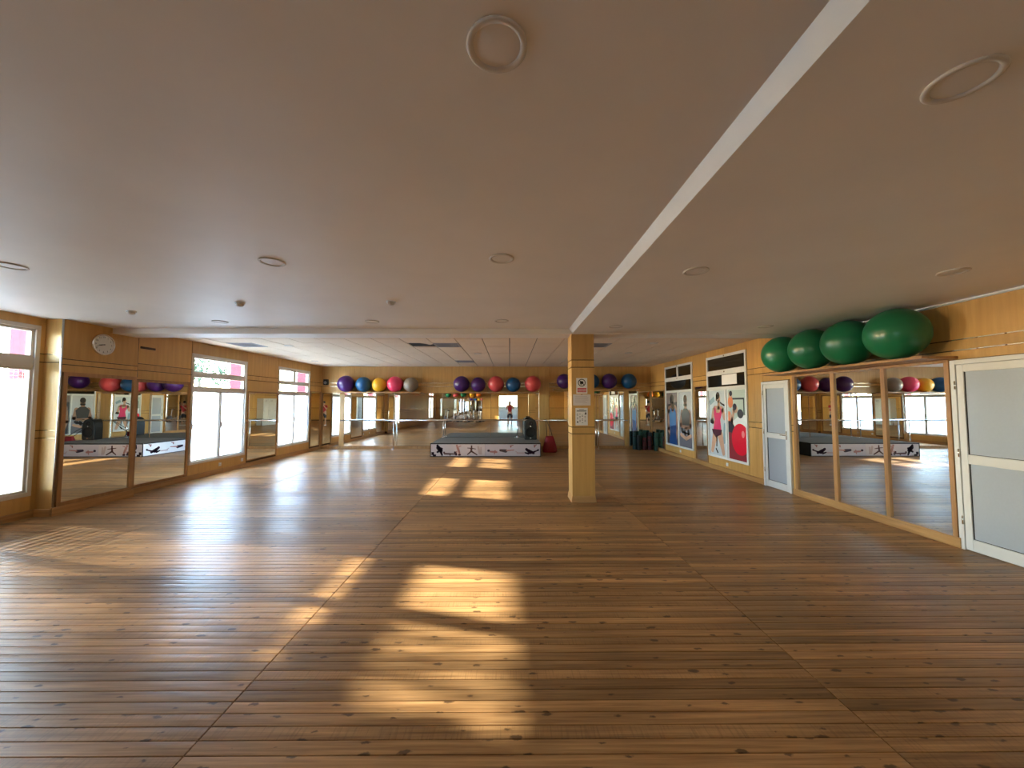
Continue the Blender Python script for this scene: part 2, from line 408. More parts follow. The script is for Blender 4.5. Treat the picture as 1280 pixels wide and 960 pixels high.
def tilebox(w, h):
    key = (round(w, 3), round(h, 3))
    if key not in tile_me:
        o = MB().box((0.009, 0.009, 0), (w - 0.009, h - 0.009, 0.02)).build('ceiling_tile', M['tile'], ct); tile_me[key] = o.data; return o
    return link('ceiling_tile', tile_me[key], ct)
for i in range(-12, 10):
    for j in range(0, 13):
        x0, x1 = max(XL, i * TP), min(XR, (i + 1) * TP); y0, y1 = max(6.6, T0 + j * TP), min(YB, T0 + (j + 1) * TP)
        if x1 - x0 < 0.03 or y1 - y0 < 0.03: continue
        if (i, j) == (-4, 3):
            mb = MB().box((x0, y0, ZT + 0.0205), (x1, y1, ZT + 0.0215)).build('ceiling_hole', M['hole'], ct)
            MB().prism([(x0 + .3, y0), (x1, y0 + .02), (x1, y0 + .12), (x0 + .46, y0 + .22), (x0 + .38, y0 + .08)], lambda u, v, d: (u, v, d), ZT, ZT + 0.02).build('broken_ceiling_tile', M['tile'], ct)
            continue
        if (i, j) in VENTS:
            fr = MB()
            for a in ((x0, y0, x1, y0 + .05), (x0, y1 - .05, x1, y1), (x0, y0 + .05, x0 + .05, y1 - .05), (x1 - .05, y0 + .05, x1, y1 - .05)):
                fr.box((a[0], a[1], ZT - 0.004), (a[2], a[3], ZT + 0.02))
            v = fr.build('ceiling_vent', M['greyink'], ct)
            for q in range(7):
                yy = y0 + .07 + q * (y1 - y0 - .14) / 6.5
                MB().box((x0 + .05, yy, ZT - 0.002), (x1 - .05, yy + .03, ZT + 0.015)).build('vent_slat', M['greyink'], v)
            continue
        o = tilebox(x1 - x0, y1 - y0); o.location = (x0, y0, ZT + random.random() * 0.003)

# pillar under the beam
pl = struct(MB().box((1.03, 6.23, 0), (1.375, 6.59, 2.74)).build('pillar', M['backing']), 'square wood veneer pillar')
for z0, z1 in ((0.0, 1.093), (1.107, 1.203), (1.217, 2.183), (2.197, 2.303), (2.317, 2.738)):
    for a, b in (((1.018, 6.218), (1.387, 6.23)), ((1.018, 6.23), (1.03, 6.60)), ((1.375, 6.23), (1.387, 6.60)), ((1.03, 6.59), (1.375, 6.602))):
        MB().box((*a, z0), (*b, z1)).build('veneer_panel', M['veneer'], pl)
for z in STRIPS: MB().box((1.014, 6.214, z - .006), (1.391, 6.606, z + .006)).build('metal_strip', M['strip'], pl)
MB().add([(1.0, 6.2, 0), (1.405, 6.2, 0), (1.405, 6.62, 0), (1.0, 6.62, 0), (1.014, 6.214, .1), (1.391, 6.214, .1), (1.391, 6.606, .1), (1.014, 6.606, .1)],
         [(0,1,2,3),(4,5,6,7),(0,1,5,4),(1,2,6,5),(2,3,7,6),(3,0,4,7)]).build('pillar_base', M['base'], pl)

# ------------------------------------------------------------------ windows (left side, with daylight)
win_no = [0]
def window(w, a, transoms, lower, frosted, mull, label, m=None, dglass=-0.05, handles=True):
    win_no[0] += 1; m = m or M['pvc']
    s0, s1, z0, z1 = a
    fr = MB(); t = 0.055
    for q in ((s0, s1, z0, z0 + t), (s0, s1, z1 - t, z1), (s0, s0 + t, z0 + t, z1 - t), (s1 - t, s1, z0 + t, z1 - t)):
        w.box(fr, *q, -0.10, 0.022)
    root = struct(fr.build(f'window_{win_no[0]}', m, None, 0.004), label)
    def sash(q0, q1, y0, y1, gm, st=0.035):
        sf = MB()
        for q in ((q0, q1, y0, y0 + st), (q0, q1, y1 - st, y1), (q0, q0 + st, y0 + st, y1 - st), (q1 - st, q1, y0 + st, y1 - st)):
            w.box(sf, *q, -0.075, -0.005)
        so = sf.build('sash', m, root, 0.003)
        w.one('pane', gm, so, q0 + st - .004, q1 - st + .004, y0 + st - .004, y1 - st + .004, dglass - .002, dglass + .002)
        return so
    for q0, q1, y0, y1 in transoms: sash(q0, q1, y0, y1, M['clear'])
    for q0, q1, y0, y1 in lower:
        so = sash(q0, q1, y0, y1, M['film'] if frosted else M['clear'], 0.03)
        if handles: w.one('latch', M['strip'], so, q0 + .008, q0 + .022, 1.05, 1.17, -0.006, 0.02)
    for q in mull: w.box(MB(), *q, -0.09, 0.008).build('mullion', m, root, 0.003)
    return root
def std_window(w, a, label, split_top=False):
    s0, s1, z0, z1 = a; i0, i1 = s0 + .055, s1 - .055; mid = (s0 + s1) / 2
    tr = [(i0, i1, 2.24, z1 - .055), (i0, i1, 1.925, 2.19)]
    ml = [(i0, i1, 2.19, 2.24), (i0, i1, 1.865, 1.925), (mid - .018, mid + .018, z0 + .055, 1.865)]
    if split_top:
        tr = [(i0, mid - .03, 2.24, z1 - .055), (mid + .03, i1, 2.24, z1 - .055), (i0, i1, 1.925, 2.19)]; ml.append((mid - .03, mid + .03, 2.24, z1 - .055))
    return window(w, a, tr, [(i0, mid - .018, z0 + .055, 1.865), (mid + .018, i1, z0 + .055, 1.865)], True, ml, label)
std_window(wL, W1, 'frosted white window with two clear transoms between two mirrors')
std_window(wL, W2, 'frosted white window near the far corner', True)
def bay_window(a, label):
    s0, s1, z0, z1 = a; i0, i1 = s0 + .055, s1 - .055; mid = (s0 + s1) / 2
    return window(wB, a, [(i0, mid - .06, 2.24, z1 - .055), (mid + .06, i1, 2.24, z1 - .055)],
                  [(i0, mid - .04, z0 + .055, 2.10), (mid + .04, i1, z0 + .055, 2.10)], False,
                  [(i0, i1, 2.10, 2.24), (mid - .06, mid + .06, 2.24, z1 - .055), (mid - .04, mid + .04, z0 + .055, 2.10)], label)
bays = [bay_window(WF, 'clear window behind a fine grille beside the pier'), bay_window(WI, 'clear bay window')]
for b, a in zip(bays, (WF, WI)):            # grille outside the lower lights, slats made deep to block the sun
    g = MB(); s0, s1 = a[0], a[1]
    n = int((2.1 - 0.33) / 0.05)
    for k in range(n): g.box((XB - .274, s0, 0.34 + k * 0.05), (XB - .175, s1, 0.344 + k * 0.05))
    for k in range(int((s1 - s0) / 0.05)): g.box((XB - .174, s0 + .03 + k * .05, 0.34), (XB - .169, s0 + .035 + k * .05, 2.1))
    tag(g.build('grille', mat('grey_grille', (0.36, 0.38, 0.40), 0.6), b), kind='stuff')
# thick outer reveals painted red
n = 2
for X, a in ((XL, W1), (XL, W2), (XB, WF), (XB, WI)):
    for s in (a[0] - .14, a[1]):
        n += 1; struct(MB().box((X - .42, s, 1.95), (X - .12, s + .14, 3.0)).build(f'trim_{n}', M['redpaint']))
        n += 1; struct(MB().box((X - .42, s, -.02), (X - .12, s + .14, 1.95)).build(f'trim_{n}', M['white']))
    n += 1; struct(MB().box((X - .30, a[0], a[2] - .12), (X - .12, a[1], a[2] - .01)).build(f'trim_{n}', M['white']))

# rear glazed entrance (seen in the back mirrors)
win_no[0] += 1
fr = MB()
for q in ((-1.0, 0.75, 2.29, 2.35), (-1.0, -0.94, 0, 2.29), (0.69, 0.75, 0, 2.29), (-0.15, -0.10, 0, 2.29), (-.94, .69, 0, .1), (-.94, .69, 1.0, 1.06)): wRear.box(fr, *q, -0.08, 0.02)
rg = struct(fr.build(f'window_{win_no[0]}', M['white']), 'glazed entrance')
for q0, q1 in ((-.94, -.15), (-.10, .69)):
    for y0, y1 in ((.1, 1.0), (1.06, 2.29)): wRear.one('pane', M['clear'], rg, q0, q1, y0, y1, -.03, -.026)

# the next room beyond the glazed entrance
far = struct(MB().box((-2.6, -12.6, -.02), (-1.5, -12.5, 2.6)).build('wall_next_room', M['plaster']))
for a, b in (((1.2, -12.6, -.02), (2.4, -12.5, 2.6)), ((-1.5, -12.6, -.02), (1.2, -12.5, 1.25)), ((-1.5, -12.6, 2.35), (1.2, -12.5, 2.6)), ((-2.7, -12.6, -.02), (-2.6, -8.12, 2.6)), ((2.4, -12.6, -.02), (2.5, -8.12, 2.6))):
    MB().box(a, b).build('wall_section', M['plaster'], far)
struct(MB().box((-2.7, -12.6, 2.6), (2.5, -8.12, 2.7)).build('ceiling_next_room', M['plaster']))
struct(MB().box((-2.7, -12.6, -.14), (2.5, -8.12, -.005)).build('floor_next_room', M['door_panel']))

# ------------------------------------------------------------------ outdoors
struct(MB().box((-60, -50, -0.35), (60, 60, -0.15)).build('ground', M['ground']))
def foliage(name, spots, nleaf, trunk, label, size=0.11):
    root = empty(name, (trunk[0], trunk[1], -0.15))
    mb = MB(); rnd = random.Random(hash(name) % 99 + int(trunk[1] * 10))
    for (cx, cy_, cz, r) in spots:
        for _ in range(nleaf):
            d = Vector((rnd.gauss(0, 1), rnd.gauss(0, 1), rnd.gauss(0, 1))).normalized() * r * rnd.random() ** 0.4
            p = Vector((cx, cy_, cz)) + d - root.location
            a = Vector((rnd.gauss(0, 1), rnd.gauss(0, 1), rnd.gauss(0, 1))).normalized(); b = a.orthogonal().normalized()
            L = size * (0.6 + rnd.random() * .7)
            mb.add([p - a * L, p + b * L * .42, p + a * L, p - b * L * .42], [(0, 1, 2, 3)])
    tag(mb.build('foliage', M['leaf'], root), kind='stuff')
    tb = MB().tube([(0, 0, 0), (0.04, 0.03, trunk[2] * .5), (0, 0, trunk[2])], [0.10 * trunk[3], 0.075 * trunk[3], 0.04 * trunk[3]], 8)
    for (cx, cy_, cz, r) in spots:
        tb.tube([(0, 0, trunk[2] * .55), Vector((cx, cy_, cz)) - root.location], [0.04 * trunk[3], 0.012], 6)
    tb.build('trunk', M['bark'], root)
    return tag(root, label, 'tree')
foliage('garden_tree', [(-17.3, 21.1, 3.6, .8), (-17.6, 22.0, 4.4, .8), (-16.4, 21.6, 3.1, .6), (-18.2, 21.6, 3.4, .7)], 240, (-17.5, 21.5, 3.4, 1.0), 'leafy tree seen outside through the window transoms')
foliage('garden_shrub', [(-8.3, 9.85, 1.6, .28), (-8.2, 9.6, 0.8, .33), (-8.35, 10.05, 1.1, .3)], 160, (-8.3, 9.85, 1.2, .4), 'green shrub shading the frosted window between mirrors', 0.09)
foliage('garden_shrub', [(-8.3, 12.75, 1.7, .35), (-8.3, 12.95, 1.0, .4)], 200, (-8.3, 12.9, 1.4, .4), 'green shrub shading the corner window', 0.09)
foliage('garden_tree', [(-10.2, 4.75, 3.55, .45), (-10.4, 4.3, 3.0, .5), (-10.1, 5.2, 2.7, .35)], 130, (-10.3, 4.5, 2.6, .8), 'thin tree outside the grille window')

# ------------------------------------------------------------------ mirrors
def mirror(w, s0, s1, z0, z1, label, frame=0.035, d=0.012, sides=True, fm=None, group=None):
    c = (s0 + s1) / 2; root = empty('wall_mirror', w.P(c, z0, d)); fm = fm or M['frame']
    inv = Matrix.Translation(-root.location)
    def bx(name, m, a, b, y0, y1, d0, d1, bev=0):
        mb = MB(); p, q = Vector(w.P(a, y0, d0)) - root.location, Vector(w.P(b, y1, d1)) - root.location
        return mb.box(p, q).build(name, m, root, bev)
    f = frame
    bx('glass', M['mirror'], s0 + f, s1 - f, z0 + f, z1 - f, d, d + .012)
    if f:
        bx('rail', fm, s0, s1, z0, z0 + f, d, d + .028); bx('rail', fm, s0, s1, z1 - f, z1, d, d + .028)
        bx('stile', fm, s0, s0 + f, z0 + f, z1 - f, d, d + .028); bx('stile', fm, s1 - f, s1, z0 + f, z1 - f, d, d + .028)
    return tag(root, label, 'mirror', group)
mirror(wPc, 5.545, 6.63, 0.12, 2.055, 'tall framed mirror hung below the wall clock', 0.055, 0.0)
mirror(wL, 6.79, 7.94, 0.11, 2.02, 'tall mirror between the clock pier and the frosted window', 0.04, 0.0)
mirror(wL, 9.70, 10.94, 0.14, 1.89, 'mirror filling the wall between the two frosted windows', 0.025, 0.0)
mirror(wL, 12.75, 13.40, 0.14, 2.0, 'narrow mirror squeezed beside the corner window', 0.02, 0.0)
mirror(wR, 9.64, 10.27, 0.10, 2.05, 'narrow mirror between the two poster windows', 0.02, 0.0)
mirror(wR, 12.29, 13.44, 0.10, 2.03, 'mirror on the poster wall reaching the back corner', 0.02, 0.0)
BK = 'mirror panels along the back wall'
for a, b, zt, lab in ((-6.64, -6.0, 1.95, 'narrow back wall mirror left of the wooden post, under the purple ball'),
                      (-5.83, -4.10, 1.95, 'back wall mirror panel under the blue and yellow balls'),
                      (-4.10, -2.38, 1.95, 'back wall mirror panel behind the left end of the stage'),
                      (-2.38, -0.66, 1.95, 'back wall mirror panel behind the stage under two purple balls'),
                      (-0.66, 1.04, 1.95, 'back wall mirror panel behind the loudspeaker'),
                      (1.40, 2.72, 2.02, 'back wall mirror panel behind the red bag'),
                      (2.72, 4.06, 2.02, 'back wall mirror panel behind the short barre'),
                      (4.23, 5.01, 2.02, 'narrow corner mirror behind the rolled mats')):
    mirror(wBack, a, b, 0.10, zt, lab, 0.004, 0.0, group=BK)
for i, (a, b, zt) in enumerate(((-6.0, -5.83, 1.96), (4.07, 4.22, 2.03))):
    struct(wBack.one(f'trim_{60 + i}', M['veneer'], None, a, b, 0.095, zt, 0, 0.03))
struct(wBack.one('trim_62', M['veneer'], None, 1.05, 1.39, 0.095, 2.899, 0.0, 0.05))
struct(wBack.one('trim_63', M['alu'], None, 1.03, 1.05, 0.095, 2.03, 0.0, 0.04))
struct(MB().box((XL, YB - .05, 0.095), (XL + .03, YB, 2.0)).build('trim_64', M['frame']))
mirror(wRear, -6.4, -2.5, 0.10, 2.05, 'wide mirror on the rear wall', 0.03, 0.0)

# big framed mirror of three panes under the green balls
root = empty('framed_mirror', (XR, 5.46, 0))
def rb(name, m, a, b, z0, z1, d0, d1, bev=0, parent=None):
    return MB().box(Vector(wR.P(a, z0, d0)) - root.location, Vector(wR.P(b, z1, d1)) - root.location).build(name, m, parent or root, bev)
for a, b in ((4.265, 4.315), (5.01, 5.065), (5.80, 5.865), (6.60, 6.66)): rb('stile', M['frame'], a, b, 0.115, 2.06, 0, 0.055, 0.003)
for a, b in ((4.315, 5.01), (5.065, 5.80), (5.865, 6.60)): rb('glass', M['mirror'], a, b, 0.115, 2.06, 0.02, 0.032)
rb('bottom_rail', M['base'], 4.24, 6.67, 0.0, 0.115, 0, 0.06, 0.003); rb('top_rail', M['frame'], 4.265, 6.66, 2.06, 2.09, 0, 0.055, 0.003)
tag(root, 'wood framed mirror of three tall panes beneath the green balls', 'mirror')

# ------------------------------------------------------------------ shelves and balls
def shelf(w, s0, s1, z, depth, label, m=None, t=0.022, brackets=True):
    root = empty('ball_shelf', w.P((s0 + s1) / 2, z, 0))
    mk = lambda nm, a, b, z0, z1, d0, d1, mm: MB().box(Vector(w.P(a, z0, d0)) - root.location, Vector(w.P(b, z1, d1)) - root.location).build(nm, mm, root, 0.002)
    mk('board', s0, s1, z - t, z, 0.012, depth, m or M['frame'])
    nb = max(2, round((s1 - s0) / 1.0))
    for k in range(nb + 1 if brackets else 0):
        s = s0 + .05 + (s1 - s0 - .1) * k / nb
        mk('bracket', s - .012, s + .012, z - t - .035, z - t, 0.012, depth * .8, m or M['frame'])
    return tag(root, label, 'shelf')
shelf(wBack, -6.05, -3.05, 1.985, 0.46, 'wooden ball shelf above the left back wall mirrors')
shelf(wBack, -2.05, 1.04, 1.985, 0.46, 'wooden ball shelf on the back wall above the stage')
shelf(wBack, 1.50, 4.55, 2.10, 0.46, 'wooden ball shelf on the back wall behind the pillar')
shelf(wR, 4.20, 6.90, 2.128, 0.42, 'wooden shelf carrying the four green balls', None, 0.03, False)

BALLC = dict(purple=(0.055, 0.012, 0.12), blue=(0.010, 0.075, 0.20), yellow=(0.72, 0.36, 0.015), pink=(0.72, 0.05, 0.13),
             grey=(0.24, 0.20, 0.17), coral=(0.60, 0.075, 0.08), green=(0.012, 0.17, 0.075), orange=(0.7, 0.2, 0.03))
BM = {k: rubber('rubber_' + k, v) for k, v in BALLC.items()}
ball_cache = {}
def ball(c, x, y, zbase, r, label, group, seed=0):
    root = empty('exercise_ball', (x, y, zbase))
    if c not in ball_cache:
        prof = []
        for i in range(33):                                   # ridged inflated ball, a little flattened where it rests
            t = math.pi * i / 32; rr = 1.0 + 0.0035 * math.cos(t * 44) * math.sin(t)
            prof.append((max(0.001, math.sin(t) * rr), -math.cos(t) * rr))
        b = MB().lathe(prof, 48).build('ball_skin', BM[c]); ball_cache[c] = b.data; COL.objects.unlink(b)
        pm = MB().lathe([(0.001, 0.994), (0.035, 0.998), (0.04, 0.994), (0.04, 0.98)], 16).build('valve_plug', M['black']); ball_cache[c + 'p'] = pm.data; COL.objects.unlink(pm)
    rot = (0.9 + seed * 1.3, 0.5 + seed * .7, seed * 2.1)
    b = link('ball_skin', ball_cache[c], root, (0, 0, r + .003)); b.scale = (r, r, r); b.rotation_euler = rot
    p = link('valve_plug', ball_cache[c + 'p'], root, (0, 0, r + .003)); p.scale = (r, r, r); p.rotation_euler = rot
    return tag(root, label, 'ball', group)
G1, G2, G3 = 'exercise balls on the left back shelf', 'exercise balls on the shelf above the stage', 'exercise balls on the shelf behind the pillar'
Yb = 13.20
for i, (c, x, r, lab) in enumerate((('purple', -5.675, .285, 'purple exercise ball at the corner end of the back shelf, beside a blue one'),
        ('blue', -5.066, .262, 'dark blue exercise ball between a purple and a yellow one'),
        ('yellow', -4.517, .250, 'yellow exercise ball on the back wall shelf'),
        ('pink', -3.979, .272, 'bright pink exercise ball between yellow and grey ones'),
        ('grey', -3.427, .255, 'grey exercise ball on the back wall shelf'))): ball(c, x, Yb, 1.985, r, lab, G1, i)
for i, (c, x, r, lab) in enumerate((('purple', -1.673, .278, 'purple exercise ball at the end of the shelf above the stage'),
        ('purple', -1.09, .256, 'purple exercise ball beside a coral one above the stage'),
        ('coral', -0.473, .278, 'coral red exercise ball between a purple and a blue one'),
        ('blue', 0.125, .256, 'dark blue exercise ball between two coral ones'),
        ('coral', 0.807, .283, 'coral red exercise ball at the shelf end beside the pilaster'))): ball(c, x, Yb, 1.985, r, lab, G2, i + 3)
for i, (c, x, r, lab) in enumerate((('purple', 1.90, .26, 'purple exercise ball half hidden behind the edge of the pillar'),
        ('blue', 2.87, .255, 'dark exercise ball just past the pillar, beside a purple one'),
        ('purple', 3.471, .264, 'purple exercise ball between two blue ones past the pillar'),
        ('blue', 4.156, .264, 'blue exercise ball at the corner end of the shelf past the pillar'))): ball(c, x, Yb, 2.10, r, lab, G3, i + 6)
GG = 'large green balls on the shelf over the framed mirror'
for i, (y, lab) in enumerate(((6.495, 'large green exercise ball at the shelf end above the narrow door'), (5.851, 'large green exercise ball, second from the narrow door'),
        (5.217, 'large green exercise ball, third from the narrow door'), (4.557, 'large green exercise ball at the shelf end near the wide door'))):
    ball('green', 4.70, y, 2.128, .308, lab, GG, i + 1)
for i, (c, x, lab) in enumerate((('green', -5.6, 'green ball at the window end of the rear shelf'), ('coral', -4.9, 'coral ball on the rear shelf between two green ones'), ('green', -4.2, 'green ball between coral and yellow on the rear shelf'),
        ('yellow', -3.4, 'yellow ball on the rear shelf'), ('orange', -2.8, 'orange ball at the doorway end of the rear shelf'))):
    ball(c, x, YR + .33, 2.12, .27, lab, 'balls on the rear shelf', i)
shelf(wRear, -6.1, -2.4, 2.12, 0.46, 'wooden ball shelf above the rear wall mirror')

# ------------------------------------------------------------------ poster windows on the right wall
def poster_window(a, row1, row2, label):
    win_no[0] += 1; s0, s1, z0, z1 = a
    bd = wR.one(f'window_{win_no[0]}', M['white'], None, s0, s1, z0, z1, 0.0, 0.016, 0.003); struct(bd, label)
    mid = (s0 + s1) / 2
    for q in ((s0, s1, z0, z0 + .05), (s0, s1, z1 - .06, z1), (s0, s0 + .05, z0 + .05, z1 - .06), (s1 - .05, s1, z0 + .05, z1 - .06), (s0 + .05, s1 - .05, 1.92, 1.99), (s0 + .05, s1 - .05, 2.27, 2.39)):
        wR.one('frame_bar', M['white'], bd, *q, 0.016, 0.045, 0.003)
    wR.one('mullion', M['white'], bd, mid - .03, mid + .03, z0 + .05, 1.92, 0.016, 0.04, 0.003)
    for q in row1 + row2: wR.one('pane', M['glass_dark_room'], bd, *q, 0.016, 0.022)
    for q0, q1, z in ((mid - .012, mid + .012, z1 - .045), (mid - .012, mid + .012, 2.32)): wR.one('catch', M['strip'], bd, q0, q1, z, z + .03, .045, .055)
    if len(row1) == 2: wR.one('mullion', M['white'], bd, mid - .04, mid + .04, 2.39, z1 - .06, .016, .042, .003)
    return bd
poster_window(PA, [(10.41, 11.22, 2.39, 2.68), (11.31, 12.12, 2.39, 2.68)], [(10.41, 12.12, 1.99, 2.27)], 'white framed false window with divided transom and two posters')
pbw = poster_window(PB, [(8.02, 9.53, 2.39, 2.68)], [(8.02, 9.53, 1.99, 2.27)], 'white framed false window with undivided transoms and two posters')
wR.one('notice', M['paper'], pbw, 8.33, 8.92, 2.03, 2.26, 0.0225, 0.026)  # white sheet standing for a window's bright reflection in the pane

INK = {}
def ink(rgb, gloss=0.22):
    if rgb not in INK: INK[rgb] = mat('print_%02x%02x%02x' % tuple(int(c * 255) for c in rgb), rgb, gloss, 0.0, 0.5)
    return INK[rgb]
def capsule(p, q, r0, r1, n=7):
    p, q = Vector(p), Vector(q); d = (q - p); L = d.length
    a0 = math.atan2(d.y, d.x) if L > 1e-6 else 0
    out = []
    for k in range(n + 1): t = a0 + math.pi / 2 + math.pi * k / n; out.append((p.x + r0 * math.cos(t), p.y + r0 * math.sin(t)))
    for k in range(n + 1): t = a0 - math.pi / 2 + math.pi * k / n; out.append((q.x + r1 * math.cos(t), q.y + r1 * math.sin(t)))
    return out
def disc(c, r, n=24, sx=1.0): return [(c[0] + sx * r * math.cos(2 * math.pi * k / n), c[1] + r * math.sin(2 * math.pi * k / n)) for k in range(n)]
def clip_unit(poly, w, h):
    def cut(ps, f, g):
        out = []
        for i, p in enumerate(ps):
            q = ps[(i + 1) % len(ps)]; a, b = f(p), f(q)
            if a >= 0: out.append(p)
            if a * b < 0: t = a / (a - b); out.append((p[0] + (q[0] - p[0]) * t, p[1] + (q[1] - p[1]) * t))
        return out
    for f in (lambda p: p[0], lambda p: w - p[0], lambda p: p[1], lambda p: h - p[1]):
        if len(poly) >= 3: poly = cut(poly, f, None)
    return poly
def printed(name, place, w, h, bg, shapes, label, cat, thick=0.003, parent=None, group=None):
    """flat printed sheet; shapes are (part name, colour, polygons in metres on the sheet)"""
    sheet = MB().prism([(0, 0), (w, 0), (w, h), (0, h)], place, 0, thick).build(name, bg if not isinstance(bg, tuple) else ink(bg), parent)
    d = thick
    for nm, rgb, polys in shapes:
        mb = MB()
        for p in polys:
            p = clip_unit(p, w, h)
            if len(p) >= 3: mb.prism(p, place, d - 0.0004, d + 0.0004)
        if mb.v: mb.build(nm, ink(rgb) if isinstance(rgb, tuple) else rgb, sheet)
        d += 0.0005
    if label: tag(sheet, label, cat, group)
    return sheet
def rplace(shigh, zlow, d0=0.017):                       # sheet on the right wall: u runs toward smaller y
    return lambda u, v, d: wR.P(shigh - u, zlow + v, d0 + d)
SK, SK2, HAIR = (0.60, 0.36, 0.26), (0.36, 0.20, 0.14), (0.03, 0.02, 0.02)
PW, PH = 0.80, 1.57
def sc(polys, w=0.80, h=1.57): return [[(x * w, y * h) for x, y in p] for p in polys]
printed('poster', rplace(12.10, 0.35), 0.79, 1.57, (0.05, 0.045, 0.055), [
    ('printed_background', (0.22, 0.17, 0.17), [[(0, 1.2), (.79, 1.3), (.79, 1.57), (0, 1.57)]]),
    ('printed_skin', SK2, [capsule((.22, 1.02), (.58, 1.05), .15, .15), capsule((.15, .95), (.10, .45), .11, .07), capsule((.10, .45), (.38, .12), .075, .05), capsule((.64, .95), (.72, .5), .10, .07), capsule((.72, .5), (.6, .1), .07, .06), disc((.42, 1.28), .15, 20, .85), [(.33, 1.0), (.53, 1.0), (.5, 1.25), (.36, 1.25)]]),
    ('printed_shirt', (0.05, 0.20, 0.50), [[(.18, .92), (.30, 1.12), (.38, .98), (.48, .98), (.56, 1.14), (.66, .92), (.64, .30), (.22, .30)]]),
    ('printed_shorts', (0.012, 0.07, 0.25), [[(.20, .32), (.66, .32), (.70, 0), (.16, 0)], [(.3, .55), (.66, .6), (.64, .3), (.22, .3)]]),
    ('printed_hair', HAIR, [disc((.40, 1.38), .15, 20, .95), capsule((.46, 1.2), (.5, 1.12), .11, .08), capsule((.3, 1.4), (.29, 1.2), .05, .03)]),
], 'poster of a bearded man in a blue vest against a dark background', 'poster')
printed('poster', rplace(11.225, 0.35), 0.79, 1.57, (0.30, 0.30, 0.35), [
    ('printed_background', (0.52, 0.54, 0.58), [[(0, .75), (.79, .75), (.79, 1.57), (0, 1.57)]]),
    ('printed_floor', (0.16, 0.16, 0.20), [[(0, 0), (.79, 0), (.79, .38), (0, .30)]]),
    ('printed_skin', SK2, [disc((.40, 1.28), .12, 20, .85), capsule((.18, .98), (.10, .62), .09, .07), capsule((.10, .62), (.45, .55), .07, .06), capsule((.62, .98), (.70, .62), .09, .07), capsule((.70, .62), (.36, .50), .07, .06), [(.32, 1.05), (.5, 1.05), (.47, 1.25), (.35, 1.25)]]),
    ('printed_shirt', (0.05, 0.05, 0.055), [[(.14, .95), (.30, 1.10), (.52, 1.10), (.68, .95), (.62, .62), (.2, .62)]]),
    ('printed_hair', HAIR, [disc((.40, 1.37), .12, 20, .95), capsule((.34, 1.2), (.46, 1.2), .045, .045)]),
    ('printed_dumbbells', (0.03, 0.03, 0.04), [capsule((.16, .48), (.22, .44), .06, .06), capsule((.34, .46), (.36, .38), .06, .06), capsule((.56, .46), (.58, .36), .06, .06), capsule((.2, .42), (.6, .38), .03, .03)]),
    ('printed_bench', SK, [capsule((.10, .34), (.42, .24), .05, .05), capsule((.42, .24), (.7, .34), .05, .05)]),
], 'grey poster of a dark haired man over a row of dumbbells', 'poster')
printed('poster', rplace(9.515, 0.35), 0.71, 1.55, (0.56, 0.62, 0.68), [
    ('printed_background', (0.26, 0.38, 0.45), [[(0, 1.3), (.22, 1.42), (.26, 1.30), (.05, 1.20)]]),
    ('printed_background', (0.26, 0.38, 0.45), [capsule((.62, .35), (.66, .75), .05, .04)]),
    ('printed_skin', SK, [disc((.42, 1.36), .10, 20, .8), [(.36, 1.1), (.48, 1.1), (.47, 1.32), (.39, 1.32)], capsule((.27, 1.10), (.55, 1.10), .09, .08), capsule((.20, 1.08), (.12, .84), .065, .05), capsule((.12, .84), (.20, .78), .05, .045), capsule((.60, 1.08), (.65, .9), .06, .05), capsule((.24, .50), (.10, .10), .105, .06), capsule((.46, .50), (.58, .08), .11, .06)]),
    ('printed_top', (0.74, 0.045, 0.16), [[(.20, 1.0), (.27, 1.18), (.32, 1.02), (.45, 1.02), (.52, 1.18), (.55, 1.0), (.48, .85), (.52, .60), (.16, .60), (.23, .85)]]),
    ('printed_shorts', (0.07, 0.02, 0.04), [[(.10, .62), (.54, .62), (.50, .50), (.36, .46), (.30, .40), (.14, .52)]]),
    ('printed_rope', HAIR, [capsule((.315, .46), (.30, .22), .022, .018), capsule((.27, .15), (.34, .07), .022, .022), capsule((.08, .80), (.15, .79), .05, .05), capsule((.5, 1.26), (.66, 1.20), .02, .02)]),
    ('printed_hair', HAIR, [disc((.40, 1.43), .09, 20, .9), capsule((.35, 1.44), (.33, 1.32), .035, .02)]),
], 'poster of a woman in a pink vest and black shorts holding weights', 'poster')
